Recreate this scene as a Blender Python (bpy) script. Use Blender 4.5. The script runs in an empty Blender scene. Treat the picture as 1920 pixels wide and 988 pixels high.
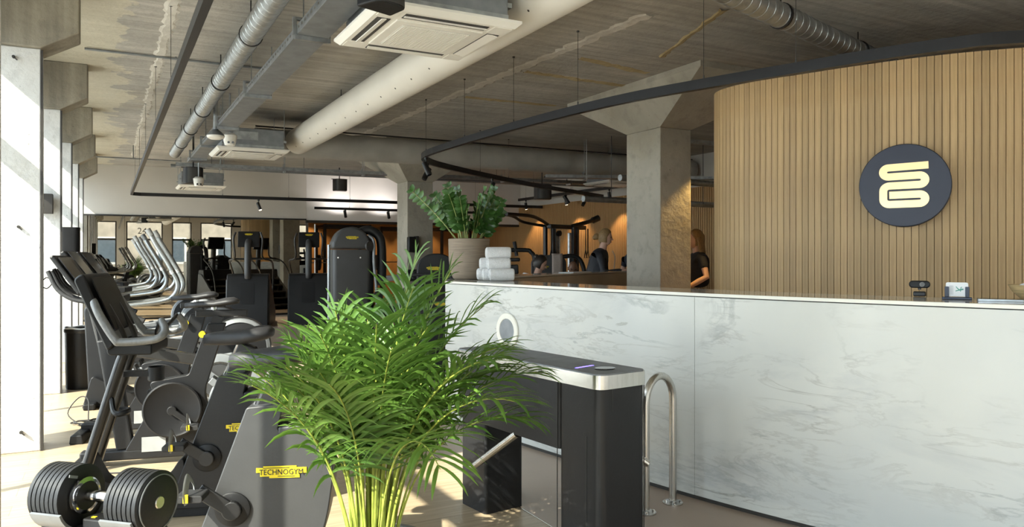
import bpy, math, random
from mathutils import Vector, Matrix, Quaternion
random.seed(7)
R = math.radians
scene = bpy.context.scene
col = scene.collection

# ------------------------------------------------------------------ camera
cam_d = bpy.data.cameras.new('camera'); cam = bpy.data.objects.new('camera', cam_d); col.objects.link(cam)
cam.location = (0, 0, 1.42); cam.rotation_euler = (R(90), 0, R(-28.06))
cam_d.sensor_width = 36; cam_d.lens = 36 * 1420 / 1920; cam_d.shift_y = -14 / 1920
cam_d.clip_start = 0.05; cam_d.clip_end = 300
scene.camera = cam
# ------------------------------------------------------------------ world, sun, exposure
w = bpy.data.worlds.new('sky'); scene.world = w; w.use_nodes = True
bg = w.node_tree.nodes['Background']; bg.inputs[0].default_value = (0.80, 0.90, 1.0, 1); bg.inputs[1].default_value = 4.1
sun_d = bpy.data.lights.new('sun', 'SUN'); sun_d.energy = 10.5; sun_d.angle = R(0.6); sun_d.color = (1.0, 0.93, 0.80)
sun = bpy.data.objects.new('sun', sun_d); col.objects.link(sun)
sun.rotation_euler = Vector((1.0, 0.42, -0.92)).to_track_quat('-Z', 'Y').to_euler()
sun.location = (-6, -2, 8)
def portal(loc, rot, sx, sy):
    d = bpy.data.lights.new('window_portal', 'AREA'); d.shape = 'RECTANGLE'; d.size = sx; d.size_y = sy
    d.cycles.is_portal = True
    o = bpy.data.objects.new('window_portal', d); col.objects.link(o); o.location = loc; o.rotation_euler = rot
portal((-1.12, 8.0, 1.55), (0, R(-90), 0), 3.1, 22.0)
portal((4.5, -3.16, 1.55), (R(90), 0, 0), 11.0, 3.1)
vs = scene.view_settings
vs.view_transform = 'Standard'; vs.look = 'None'; vs.exposure = 0.78; vs.gamma = 1.0; vs.use_curve_mapping = False
scene.cycles.max_bounces = 10; scene.cycles.diffuse_bounces = 6; scene.cycles.glossy_bounces = 4
scene.cycles.transparent_max_bounces = 12
scene.cycles.sample_clamp_indirect = 8.0
scene.cycles.caustics_reflective = False; scene.cycles.caustics_refractive = False

# ------------------------------------------------------------------ mesh helpers
class MB:
    def __init__(s): s.v = []; s.f = []
    def add(s, vs, fs):
        n = len(s.v); s.v += [tuple(p) for p in vs]; s.f += [tuple(i + n for i in q) for q in fs]; return s
    def box(s, c, size, rot=None):
        hx, hy, hz = size[0] / 2, size[1] / 2, size[2] / 2
        P = [Vector((x, y, z)) for x in (-hx, hx) for y in (-hy, hy) for z in (-hz, hz)]
        if rot: 
            M = rot if isinstance(rot, (Matrix, Quaternion)) else eul(rot)
            P = [M @ p for p in P]
        c = Vector(c)
        return s.add([p + c for p in P], [(0,1,3,2),(4,6,7,5),(0,4,5,1),(2,3,7,6),(0,2,6,4),(1,5,7,3)])
    def bar(s, a, b, wy, wz, up=(0,0,1)):
        a, b = Vector(a), Vector(b); t = (b - a).normalized(); up = Vector(up)
        if abs(t.dot(up)) > .98: up = Vector((1, 0, 0))
        sd = t.cross(up).normalized(); u = sd.cross(t)
        P = [e + sd * (wy / 2 * i) + u * (wz / 2 * j) for e in (a, b) for i, j in ((-1,-1),(1,-1),(1,1),(-1,1))]
        return s.add(P, [(0,3,2,1),(4,5,6,7),(0,1,5,4),(1,2,6,5),(2,3,7,6),(3,0,4,7)])
    def tube(s, pts, r, n=10, closed=False, sx=1.0, caps=True):
        pts = [Vector(p) for p in pts]; m = len(pts)
        rs = r if isinstance(r, (list, tuple)) else [r] * m
        T = []
        for i in range(m):
            a = pts[(i - 1) % m] if (closed or i > 0) else pts[i]; b = pts[(i + 1) % m] if (closed or i < m - 1) else pts[i]
            t = b - a; T.append(t.normalized() if t.length > 1e-9 else Vector((0, 0, 1)))
        nrm = T[0].cross(Vector((0, 0, 1)))
        if nrm.length < 1e-3: nrm = Vector((0, 1, 0))
        nrm.normalize(); V = []; Fc = []
        for i in range(m):
            if i: 
                q = T[i - 1].rotation_difference(T[i]); nrm = (q @ nrm).normalized()
            bn = T[i].cross(nrm)
            for k in range(n):
                a = 2 * math.pi * k / n
                V.append(pts[i] + nrm * (rs[i] * sx * math.cos(a)) + bn * (rs[i] * math.sin(a)))
        for i in range(m if closed else m - 1):
            j = (i + 1) % m
            for k in range(n): Fc.append((i*n+k, i*n+(k+1)%n, j*n+(k+1)%n, j*n+k))
        if caps and not closed: Fc += [tuple(range(n - 1, -1, -1)), tuple((m-1)*n+k for k in range(n))]
        return s.add(V, Fc)
    def lathe(s, prof, n=24, c=(0,0,0), M=None, capb=True, capt=True):
        V = []; Fc = []; c = Vector(c)
        for r, z in prof:
            for k in range(n):
                p = Vector((r * math.cos(2*math.pi*k/n), r * math.sin(2*math.pi*k/n), z))
                V.append(c + (M @ p if M is not None else p))
        for i in range(len(prof) - 1):
            for k in range(n): Fc.append((i*n+k, i*n+(k+1)%n, (i+1)*n+(k+1)%n, (i+1)*n+k))
        if capb: Fc.append(tuple(range(n - 1, -1, -1)))
        if capt: Fc.append(tuple((len(prof)-1)*n+k for k in range(n)))
        return s.add(V, Fc)
    def cyl(s, a, b, r, n=16):
        a, b = Vector(a), Vector(b); t = b - a
        return s.lathe([(r, 0), (r, t.length)], n, a, t.to_track_quat('Z', 'Y').to_matrix())
    def prism(s, poly, t0, t1, f):
        n = len(poly)
        V = [f(p, t0) for p in poly] + [f(p, t1) for p in poly]
        Fc = [tuple(range(n - 1, -1, -1)), tuple(range(n, 2 * n))] + [(i, (i+1)%n, n+(i+1)%n, n+i) for i in range(n)]
        return s.add(V, Fc)
    def ell(s, c, r, n=14, m=9, rot=None):
        prof = []; V = []; Fc = []; c = Vector(c); M = eul(rot) if rot else Matrix.Identity(3)
        for i in range(m + 1):
            a = -math.pi / 2 + math.pi * i / m
            for k in range(n):
                b = 2 * math.pi * k / n
                V.append(c + M @ Vector((r[0]*math.cos(a)*math.cos(b), r[1]*math.cos(a)*math.sin(b), r[2]*math.sin(a))))
        for i in range(m):
            for k in range(n): Fc.append((i*n+k, i*n+(k+1)%n, (i+1)*n+(k+1)%n, (i+1)*n+k))
        return s.add(V, Fc)
    def mesh(s, name):
        me = bpy.data.meshes.new(name); me.from_pydata(s.v, [], s.f); me.validate(); me.update(); return me
def eul(r): 
    from mathutils import Euler
    return Euler(r).to_matrix()
XZ = lambda p, t: (p[0], t, p[1])
XY = lambda p, t: (p[0], p[1], t)
YZ = lambda p, t: (t, p[0], p[1])
def obj(name, mb, mat, parent=None, bevel=0, smooth=False, seg=2, label=None, loc=None):
    me = mb if isinstance(mb, bpy.types.Mesh) else mb.mesh(name)
    if not me.materials: me.materials.append(M[mat])
    o = bpy.data.objects.new(name, me); col.objects.link(o)
    if parent: o.parent = parent
    if loc: o.location = loc
    if smooth:
        for p in me.polygons: p.use_smooth = True
        if smooth != 2: me.set_sharp_from_angle(angle=R(40))
    if bevel:
        b = o.modifiers.new('bevel', 'BEVEL'); b.width = bevel; b.segments = seg; b.limit_method = 'ANGLE'; b.angle_limit = R(35)
    if label: o['label'] = label
    return o
def tag(o, label=None, cat=None, group=None, kind=None):
    if label: o['label'] = label
    if cat: o['category'] = cat
    if group: o['group'] = group
    if kind: o['kind'] = kind
    return o
def thing(name, label, cat, loc=(0,0,0), rz=0, group=None, kind=None):
    o = bpy.data.objects.new(name, None); col.objects.link(o); o.empty_display_size = .1
    o.location = loc; o.rotation_euler = (0, 0, rz); return tag(o, label, cat, group, kind)
def copy_tree(o, parent=None):
    kids = [c for c in ALLKIDS(o)]
    c = o.copy(); col.objects.link(c)
    if parent: c.parent = parent
    for k in kids: copy_tree(k, c)
    return c
def ALLKIDS(o): return list(o.children)
def smooth_path(pts, k=6, closed=False):
    P = [Vector(p) for p in pts]; n = len(P); out = []
    rng = n if closed else n - 1
    for i in range(rng):
        p0 = P[(i-1) % n] if (closed or i > 0) else P[0]*2 - P[1]
        p1 = P[i]; p2 = P[(i+1) % n]
        p3 = P[(i+2) % n] if (closed or i + 2 < n) else P[n-1]*2 - P[n-2]
        for j in range(k):
            t = j / k
            out.append(.5 * ((2*p1) + (p2-p0)*t + (2*p0-5*p1+4*p2-p3)*t*t + (3*p1-p0-3*p2+p3)*t**3))
    if not closed: out.append(P[-1])
    return out
def arc(c, r, a0, a1, n, z=None):
    return [(c[0] + r*math.cos(R(a0+(a1-a0)*i/n)), c[1] + r*math.sin(R(a0+(a1-a0)*i/n))) for i in range(n + 1)]
def rrect(cx, cy, w_, h_, r, n=4):
    P = []
    for sx, sy, a in ((1,1,0),(-1,1,90),(-1,-1,180),(1,-1,270)):
        P += arc((cx + sx*(w_/2-r), cy + sy*(h_/2-r)), r, a, a + 90, n)
    return P
def fillet(poly, r, n=5):
    out = []; m = len(poly)
    for i in range(m):
        p = Vector(poly[i][:2]); a = Vector(poly[i-1][:2]); b = Vector(poly[(i+1) % m][:2])
        ri = poly[i][2] if len(poly[i]) > 2 else r
        da = (a - p); db = (b - p); k = min(ri, da.length*.45, db.length*.45)
        if k < 1e-4: out.append(tuple(p)); continue
        A = p + da.normalized()*k; B = p + db.normalized()*k
        for j in range(n + 1):
            t = j / n; q = A*(1-t)**2 + p*2*t*(1-t) + B*t*t; out.append((q.x, q.y))
    return out
def text_mesh(txt, size, ext, mirror=False):
    c = bpy.data.curves.new('t', 'FONT'); c.body = txt; c.size = size; c.extrude = ext; c.align_x = 'CENTER'; c.align_y = 'CENTER'; c.resolution_u = 2
    o = bpy.data.objects.new('t', c); col.objects.link(o)
    dg = bpy.context.evaluated_depsgraph_get(); me = bpy.data.meshes.new_from_object(o.evaluated_get(dg))
    bpy.data.objects.remove(o); bpy.data.curves.remove(c); me.materials.clear()
    if mirror: me.transform(Matrix.Diagonal((-1, 1, 1, 1)))
    return me

# ------------------------------------------------------------------ materials
M = {}
def mat(name, base, rough=.5, metal=0.0, var=.12, scale=6.0, bump=0.0, bscale=None, stretch=None, spec=.5, coat=0.0, second=None, sub=0, trans=0):
    m = bpy.data.materials.new(name); m.use_nodes = True; nt = m.node_tree; N = nt.nodes; L = nt.links
    b = N['Principled BSDF']; b.inputs['Roughness'].default_value = rough; b.inputs['Metallic'].default_value = metal
    b.inputs['Specular IOR Level'].default_value = spec; b.inputs['Coat Weight'].default_value = coat
    tc = N.new('ShaderNodeTexCoord'); mp = N.new('ShaderNodeMapping'); L.new(tc.outputs['Object'], mp.inputs[0])
    if stretch: mp.inputs['Scale'].default_value = stretch
    no = N.new('ShaderNodeTexNoise'); no.inputs['Scale'].default_value = scale; no.inputs['Detail'].default_value = 5; L.new(mp.outputs[0], no.inputs[0])
    rp = N.new('ShaderNodeValToRGB'); L.new(no.outputs[0], rp.inputs[0])
    sc = second or tuple(c * (1 - var) for c in base)
    rp.color_ramp.elements[0].position = .35; rp.color_ramp.elements[1].position = .65
    rp.color_ramp.elements[0].color = (*sc, 1); rp.color_ramp.elements[1].color = (*[c * (1 + (var*.5 if not second else 0)) for c in base], 1)
    L.new(rp.outputs[0], b.inputs['Base Color'])
    if bump:
        bm = N.new('ShaderNodeBump'); bm.inputs['Strength'].default_value = bump; bm.inputs['Distance'].default_value = .01
        n2 = N.new('ShaderNodeTexNoise'); n2.inputs['Scale'].default_value = bscale or scale * 8; n2.inputs['Detail'].default_value = 4
        L.new(mp.outputs[0], n2.inputs[0]); L.new(n2.outputs[0], bm.inputs['Height']); L.new(bm.outputs[0], b.inputs['Normal'])
    if trans: b.inputs['Transmission Weight'].default_value = trans
    M[name] = m; return m
def nodes(name):
    nt = M[name].node_tree; return nt.nodes, nt.links, nt.nodes['Principled BSDF']
def emit(name, c, s):
    m = bpy.data.materials.new(name); m.use_nodes = True; b = m.node_tree.nodes['Principled BSDF']
    b.inputs['Base Color'].default_value = (*c, 1); b.inputs['Emission Color'].default_value = (*c, 1); b.inputs['Emission Strength'].default_value = s; M[name] = m

mat('black_metal', (.009, .009, .0098), .42, .0, .15, 4)
mat('black_plastic', (.008, .008, .0088), .45, 0, .15, 8, .05, spec=.32)
mat('charcoal', (.047, .048, .050), .45, 0, .10, 5, .06, 60)
mat('dark_housing', (.0125, .013, .0145), .42, 0, .12, 5, .05, 60, spec=.36)
mat('pad', (.018, .018, .020), .55, 0, .15, 12, .12, 90)
mat('rubber', (.018, .018, .019), .65, 0, .2, 14, .1)
mat('tube_gloss', (.035, .034, .033), .28, .4, .15, 5)
mat('silver_tube', (.34, .36, .37), .27, .9, .12, 5)
mat('grip', (.20, .205, .205), .40, .35, .12, 60, .15, 140)
mat('steel', (.60, .585, .55), .26, 1, .10, 3, .05, 40, (40, 1, 1))
mat('chrome', (.75, .75, .76), .12, 1, .05)
mat('galv', (.40, .42, .43), .38, .85, .22, 14)
mat('galv_grey', (.24, .255, .27), .48, .5, .15, 10)
mat('white_ac', (.80, .775, .71), .42, 0, .03, 3)
mat('vent_dark', (.05, .047, .043), .6)
mat('grille', (.56, .545, .50), .5, 0, .05, 3)
mat('duct_white', (.74, .715, .65), .55, 0, .05, 2, .05, 6)
mat('duct_fabric', (.42, .405, .365), .7, 0, .12, 3, .9, 3.5)
mat('track', (.018, .018, .020), .40, .3, .1)
mat('wire', (.06, .06, .06), .5, .5)
mat('yellow', (.78, .60, .02), .4, 0, .05)
mat('ink', (.02, .02, .02), .5)
mat('wall_paint', (.60, .575, .53), .75, 0, .05, 1.2, .04, 20)
mat('wall_white', (.78, .765, .745), .75, 0, .05, 1.2, .04, 20)
mat('plaster_white', (.82, .81, .78), .75, 0, .06, 2.0, .10, 14)
mat('frame_dark', (.040, .036, .032), .5, .2)
mat('wood_far', (.50, .30, .125), .55, 0, .15, 3, 0, None, (1, 40, .6))
mat('pot_taupe', (.27, .215, .16), .75, 0, .18, 5, .35, 8, (1, 1, 22))
mat('terracotta', (.20, .19, .175), .7, 0, .2, 6, .2)
mat('soil', (.045, .032, .022), .9, 0, .4, 30, .5)
mat('towel', (.82, .82, .82), .95, 0, .06, 60, .8, 160)
mat('towel_tan', (.62, .53, .47), .95, 0, .08, 60, .8, 160)
mat('leaf_zz', (.055, .145, .030), .32, 0, .4, 9, 0)
mat('stem_zz', (.30, .36, .12), .45, 0, .2, 10)
mat('stem_palm', (.30, .36, .06), .5, 0, .45, 14)
mat('navy', (.026, .033, .060), .42, 0, .06, 3)
mat('navy_edge', (.010, .012, .022), .45)
mat('gold', (.95, .66, .30), .16, .35, .10, 2.5)
mat('card_white', (.85, .86, .87), .5, 0, .02)
mat('card_navy', (.030, .042, .075), .4)
mat('green_print', (.08, .36, .28), .6)
mat('grey_print', (.45, .46, .47), .6)
mat('screen', (.012, .013, .015), .10, 0, .1)
mat('wood_bowl', (.55, .40, .20), .45, 0, .2, 10, 0, None, (1, 1, 8))
mat('skin', (.62, .38, .28), .5, 0, .08, 12)
mat('skin_dark', (.22, .115, .07), .45, 0, .1, 12)
mat('hair_blond', (.30, .185, .075), .5, 0, .35, 30, .3, 60, (6, 6, 1))
mat('hair_dark', (.025, .018, .014), .42, 0, .3, 30)
mat('jacket', (.022, .024, .032), .6, 0, .2, 20, .5, 26)
mat('shirt_navy', (.016, .019, .030), .8, 0, .2, 20, .2)
mat('trousers', (.02, .02, .023), .8)
mat('lip', (.45, .18, .15), .5)
mat('eye', (.03, .02, .015), .3)
mat('pavement', (.50, .48, .45), .85, 0, .15, .5, .1)
mat('brick_far', (.46, .40, .33), .85, 0, .2, 1.5)
mat('glass_far', (.10, .13, .16), .15)
mat('orange_label', (.75, .32, .05), .5)
mat('label_grey', (.30, .31, .31), .6)
mat('bag_white', (.7, .72, .74), .35)
emit('lamp_warm', (1.0, .80, .50), 12)
emit('led_blue', (.16, .12, 1.0), 3)
emit('led_orange', (1.0, .45, .08), 3)

def glass(name, tint, gl):
    m = bpy.data.materials.new(name); m.use_nodes = True; nt = m.node_tree; N = nt.nodes; L = nt.links; N.remove(N['Principled BSDF'])
    t = N.new('ShaderNodeBsdfTransparent'); t.inputs[0].default_value = (*tint, 1)
    g = N.new('ShaderNodeBsdfGlossy'); g.inputs['Roughness'].default_value = .02
    lw = N.new('ShaderNodeLayerWeight'); lw.inputs[0].default_value = .5
    pw = N.new('ShaderNodeMath'); pw.operation = 'POWER'; pw.inputs[1].default_value = 4; L.new(lw.outputs['Facing'], pw.inputs[0])
    f = N.new('ShaderNodeMapRange'); f.inputs[3].default_value = .03; f.inputs[4].default_value = .6; L.new(pw.outputs[0], f.inputs[0])
    x = N.new('ShaderNodeMixShader'); L.new(f.outputs[0], x.inputs[0]); L.new(t.outputs[0], x.inputs[1]); L.new(g.outputs[0], x.inputs[2])
    L.new(x.outputs[0], N['Material Output'].inputs[0]); M[name] = m
glass('window_glass', (.95, .97, .96), .1)
m = bpy.data.materials.new('mirror'); m.use_nodes = True; b = m.node_tree.nodes['Principled BSDF']
b.inputs['Base Color'].default_value = (.46, .42, .355, 1); b.inputs['Metallic'].default_value = 1; b.inputs['Roughness'].default_value = .01; M['mirror'] = m

# leaf of the palm: translucent, colour drifts between leaves
def leafmat(name, c1, c2, rough, tr):
    m = mat(name, c2, rough, 0, .3, 2.2, second=c1); N, L, b = nodes(name)
    t = N.new('ShaderNodeBsdfTranslucent'); x = N.new('ShaderNodeMixShader'); x.inputs[0].default_value = tr
    src = b.inputs['Base Color'].links[0].from_socket; L.new(src, t.inputs[0])
    L.new(b.outputs[0], x.inputs[1]); L.new(t.outputs[0], x.inputs[2]); L.new(x.outputs[0], N['Material Output'].inputs[0])
leafmat('leaf_palm', (.055, .135, .022), (.15, .27, .045), .38, .34)

# oak slats: grain runs up the slat
def oak(name, c1, c2, stretch, island=True):
    m = mat(name, c2, .52, 0, .1, 3.0, .10, 30, stretch, second=c1); N, L, b = nodes(name)
    src = b.inputs['Base Color'].links[0].from_socket
    oi = N.new('ShaderNodeObjectInfo'); h = N.new('ShaderNodeHueSaturation'); mr = N.new('ShaderNodeMapRange')
    mr.inputs[3].default_value = .86; mr.inputs[4].default_value = 1.1
    L.new(oi.outputs['Random'], mr.inputs[0]); L.new(mr.outputs[0], h.inputs['Value']); L.new(src, h.inputs['Color']); L.new(h.outputs[0], b.inputs['Base Color'])
oak('oak_slat', (.44, .29, .135), (.56, .385, .19), (16, 16, .7))
mat('oak_gap', (.22, .14, .065), .8)

# wood-look floor
def floor_mat():
    m = mat('floor_wood', (.46, .365, .25), .36, 0, .1, 3, .05, 18, (.8, 12, 1), second=(.35, .27, .175)); N, L, b = nodes('floor_wood')
    src = b.inputs['Base Color'].links[0].from_socket; tc = [n for n in N if n.bl_idname == 'ShaderNodeTexCoord'][0]
    br = N.new('ShaderNodeTexBrick'); br.inputs['Scale'].default_value = 1; br.inputs['Mortar Size'].default_value = .002
    br.inputs['Brick Width'].default_value = 1.3; br.inputs['Row Height'].default_value = .19; br.offset = .37
    br.inputs['Color1'].default_value = (1, 1, 1, 1); br.inputs['Color2'].default_value = (.86, .85, .83, 1); br.inputs['Mortar'].default_value = (.55, .5, .45, 1)
    L.new(tc.outputs['Object'], br.inputs[0])
    x = N.new('ShaderNodeMix'); x.data_type = 'RGBA'; x.blend_type = 'MULTIPLY'; x.inputs[0].default_value = .8
    L.new(src, x.inputs[6]); L.new(br.outputs[0], x.inputs[7]); L.new(x.outputs[2], b.inputs['Base Color'])
floor_mat()
mat('floor_taupe', (.36, .285, .225), .42, 0, .05, 2, .03, 40)

# marble
def marble(name):
    m = mat(name, (.61, .615, .575), .24, 0, .06, 1.1, second=(.53, .545, .525)); N, L, b = nodes(name)
    src = b.inputs['Base Color'].links[0].from_socket; tc = [n for n in N if n.bl_idname == 'ShaderNodeTexCoord'][0]
    mp = N.new('ShaderNodeMapping'); mp.inputs['Rotation'].default_value = (R(-28), R(0), 0); mp.inputs['Scale'].default_value = (1, .55, 2.4); L.new(tc.outputs['Object'], mp.inputs[0])
    out = src
    for sc, wd, colr, seed in ((1.0, .016, (.27, .285, .28), 0), (2.3, .022, (.34, .33, .30), 7), (.8, .05, (.46, .475, .47), 13)):
        no = N.new('ShaderNodeTexNoise'); no.noise_dimensions = '4D'; no.inputs['W'].default_value = seed; no.inputs['Scale'].default_value = sc; no.inputs['Detail'].default_value = 9; no.inputs['Roughness'].default_value = .62; no.inputs['Distortion'].default_value = .7
        L.new(mp.outputs[0], no.inputs[0])
        s1 = N.new('ShaderNodeMath'); s1.operation = 'SUBTRACT'; s1.inputs[1].default_value = .5; L.new(no.outputs[0], s1.inputs[0])
        ab = N.new('ShaderNodeMath'); ab.operation = 'ABSOLUTE'; L.new(s1.outputs[0], ab.inputs[0])
        mr = N.new('ShaderNodeMapRange'); mr.inputs[1].default_value = 0; mr.inputs[2].default_value = wd; mr.inputs[3].default_value = 1; mr.inputs[4].default_value = 0; L.new(ab.outputs[0], mr.inputs[0])
        br = N.new('ShaderNodeTexNoise'); br.inputs['Scale'].default_value = 1.7; br.inputs['Detail'].default_value = 3; L.new(tc.outputs['Object'], br.inputs[0])
        bm = N.new('ShaderNodeMapRange'); bm.inputs[1].default_value = .42; bm.inputs[2].default_value = .68; bm.inputs[3].default_value = 0; bm.inputs[4].default_value = .8; L.new(br.outputs[0], bm.inputs[0])
        mu = N.new('ShaderNodeMath'); mu.operation = 'MULTIPLY'; L.new(mr.outputs[0], mu.inputs[0]); L.new(bm.outputs[0], mu.inputs[1])
        x = N.new('ShaderNodeMix'); x.data_type = 'RGBA'; x.inputs[7].default_value = (*colr, 1); L.new(mu.outputs[0], x.inputs[0]); L.new(out, x.inputs[6]); out = x.outputs[2]
    L.new(out, b.inputs['Base Color'])
marble('marble')
mat('marble_top', (.60, .58, .53), .09, 0, .06, 1.4)
mat('edge_cream', (.80, .78, .70), .35, 0, .03)
mat('wing_tan', (.42, .36, .28), .45, 0, .15, 2.5)

# raw concrete: board marks, stains, paint remains
def concrete(name, c1, c2, boards=None, paint=False, stain=(.30, .215, .09), speck=True):
    m = mat(name, c2, .8, 0, .1, 1.3, second=c1); N, L, b = nodes(name)
    out = b.inputs['Base Color'].links[0].from_socket; tc = [n for n in N if n.bl_idname == 'ShaderNodeTexCoord'][0]
    def mixin(fac, colr, out, mode='MIX'):
        x = N.new('ShaderNodeMix'); x.data_type = 'RGBA'; x.blend_type = mode; x.inputs[7].default_value = (*colr, 1); L.new(fac, x.inputs[0]); L.new(out, x.inputs[6]); return x.outputs[2]
    def noise(sc, det, lo, hi, a, bb, stretch=None, W=0):
        mp = N.new('ShaderNodeMapping'); L.new(tc.outputs['Object'], mp.inputs[0])
        if stretch: mp.inputs['Scale'].default_value = stretch
        n = N.new('ShaderNodeTexNoise'); n.noise_dimensions = '4D'; n.inputs['W'].default_value = W; n.inputs['Scale'].default_value = sc; n.inputs['Detail'].default_value = det; n.inputs['Roughness'].default_value = .6; L.new(mp.outputs[0], n.inputs[0])
        r = N.new('ShaderNodeMapRange'); r.inputs[1].default_value = lo; r.inputs[2].default_value = hi; r.inputs[3].default_value = a; r.inputs[4].default_value = bb; L.new(n.outputs[0], r.inputs[0]); return r.outputs[0]
    out = mixin(noise(.55, 6, .56, .72, 0, .45, None, 3), stain, out)
    out = mixin(noise(7, 6, .52, .8, 0, .6, None, 5), tuple(c*.55 for c in c1), out)
    if speck: out = mixin(noise(38, 2, .68, .74, 0, .7, None, 8), tuple(c*.3 for c in c1), out)
    if boards:
        out = mixin(noise(1, 3, .35, .68, .55, 0, boards, 2), tuple(c*.5 for c in c1), out)
    if paint:
        sep = N.new('ShaderNodeSeparateXYZ'); L.new(tc.outputs['Object'], sep.inputs[0])
        n = noise(1.6, 8, .25, .75, -.38, .38, None, 21)
        ad = N.new('ShaderNodeMath'); L.new(sep.outputs[0], ad.inputs[0]); L.new(n, ad.inputs[1])
        r = N.new('ShaderNodeMapRange'); r.inputs[1].default_value = .12; r.inputs[2].default_value = .135; r.inputs[3].default_value = .5; r.inputs[4].default_value = 0; L.new(ad.outputs[0], r.inputs[0])
        out = mixin(r.outputs[0], (.60, .55, .40), out)
    L.new(out, b.inputs['Base Color'])
    bm = N.new('ShaderNodeBump'); bm.inputs['Strength'].default_value = .35; bm.inputs['Distance'].default_value = .02
    L.new(noise(12, 8, .2, .8, 0, 1), bm.inputs['Height']); L.new(bm.outputs[0], b.inputs['Normal'])
concrete('concrete_ceiling', (.38, .36, .32), (.52, .49, .435), (.7, 16, 1), True)
concrete('concrete_column', (.33, .305, .25), (.46, .43, .36), None)
concrete('concrete_dark', (.24, .215, .17), (.36, .325, .255), (10, 10, .6))
concrete('plaster_pier', (.56, .55, .52), (.68, .67, .645), None, stain=(.5, .47, .41))

concrete('concrete_seam', (.44, .41, .35), (.62, .59, .53), None, stain=(.25, .22, .17))
concrete('concrete_rust', (.33, .25, .12), (.44, .35, .19), None, stain=(.20, .14, .06))

# ================================================================== THE SETTING
CZ = 3.42
def struct(name, mb, mt, label, parent=None, **k):
    o = obj(name, mb, mt, parent, **k)
    if not parent: tag(o, label, None, None, 'structure'); o['category'] = name.split('_')[0]
    return o
def sgroup(name, label):
    o = thing(name, label, name.split('_')[0], kind='structure'); return o
struct('floor', MB().box((.50, 10.2, -.05), (3.10, 27.0, .1)), 'floor_wood', 'pale oak-look floor of the gym with sun patches')
struct('floor_lobby', MB().box((6.20, 10.2, -.05), (8.296, 27.0, .1)), 'floor_taupe', 'smooth taupe floor in front of the marble counter')
struct('trim_floor', MB().box((2.051, 10.2, -.048), (.006, 27.0, .1)), 'steel', 'thin metal strip between the two floors')
struct('ceiling', MB().box((4.6, 10.2, CZ + .1), (11.6, 27.0, .2)), 'concrete_ceiling', 'raw stained board-marked concrete ceiling slab')
# rough formwork seams left on the slab
random.seed(21)
def seam(n, a, b_, wd, mt, label):
    a, b_ = Vector((*a, 0)), Vector((*b_, 0)); d = (b_-a).normalized(); s_ = Vector((-d.y, d.x, 0)); k = max(8, int((b_-a).length/.07)); V = []
    for i in range(k + 1):
        c = a + (b_-a)*(i/k); wl_ = wd/2*random.uniform(.45,1.2); wr_ = wd/2*random.uniform(.45,1.2); h_ = random.uniform(.004,.016)
        V += [c + s_*wl_ + Vector((0,0,CZ)), c + s_*wl_*.6 + Vector((0,0,CZ-h_)), c - s_*wr_*.6 + Vector((0,0,CZ-h_*random.uniform(.4,1))), c - s_*wr_ + Vector((0,0,CZ))]
    struct('trim_%d' % n, MB().add(V, [(4*i+j, 4*i+j+1, 4*i+j+5, 4*i+j+4) for i in range(k) for j in range(3)]), mt, label)
seam(2, (3.68,12.6), (3.95,5.0), .17, 'concrete_seam', 'pale rough formwork seam running along the ceiling')
seam(3, (3.95,8.68), (5.25,8.62), .10, 'concrete_rust', 'ochre stained seam on the ceiling beyond the column head')
seam(4, (3.98,7.18), (5.35,7.24), .12, 'concrete_rust', 'ochre stained seam on the ceiling left of the column head')
seam(5, (4.19,6.42), (5.2,6.62), .11, 'concrete_rust', 'ochre stained seam on the ceiling before the column head')
seam(6, (.46,-2), (.46,17.0), .12, 'concrete_seam', 'rough chipped ceiling seam above the window-side light track')
seam(7, (4.4,4.6), (4.9,6.0), .08, 'concrete_rust', 'faint ochre line on the ceiling above the looping track')
PIER = [-1.31 + 2.6 * i for i in range(8)]
wl = sgroup('wall_left', 'white plastered window piers with concrete corbels on the left')
PW = .28
for y in PIER:
    obj('pier', MB().box((-.717, y + PW/2, 1.465), (.566, PW, 2.93)), 'plaster_pier', wl, bevel=.008)
    obj('corbel', MB().prism([(-1.0, 2.93), (-.434, 2.93), (-.19, 3.07), (-.19, CZ), (-1.0, CZ)], y - .04, y + PW + .04, XZ), 'concrete_dark', wl, bevel=.01)
    obj('edge_strip', MB().box((-.428, y - .002, 1.46), (.016, .012, 2.92)), 'frame_dark', wl)
obj('spandrel', MB().box((-1.04, 8.0, 3.26), (.10, 23.0, .32)), 'concrete_dark', wl)
for y in (6.49,):
    for x, z in ((-.57, 1.63), (-.6, 2.85), (-.555, .15)):
        obj('anchor_bolt', MB().cyl((x, y + .01, z), (x, y - .025, z), .011, 8).box((x + .012, y - .02, z - .012), (.03, .008, .008), (0, .8, 0)), 'frame_dark', wl)
for y in (6.49, 9.09):
    obj('wire_hook', MB().tube(smooth_path([(-.43, y + .1, 1.24), (-.40, y + .1, 1.26), (-.37, y + .1, 1.22), (-.40, y + .1, 1.18), (-.43, y + .1, 1.19)]), .004, 6), 'frame_dark', wl)
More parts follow.
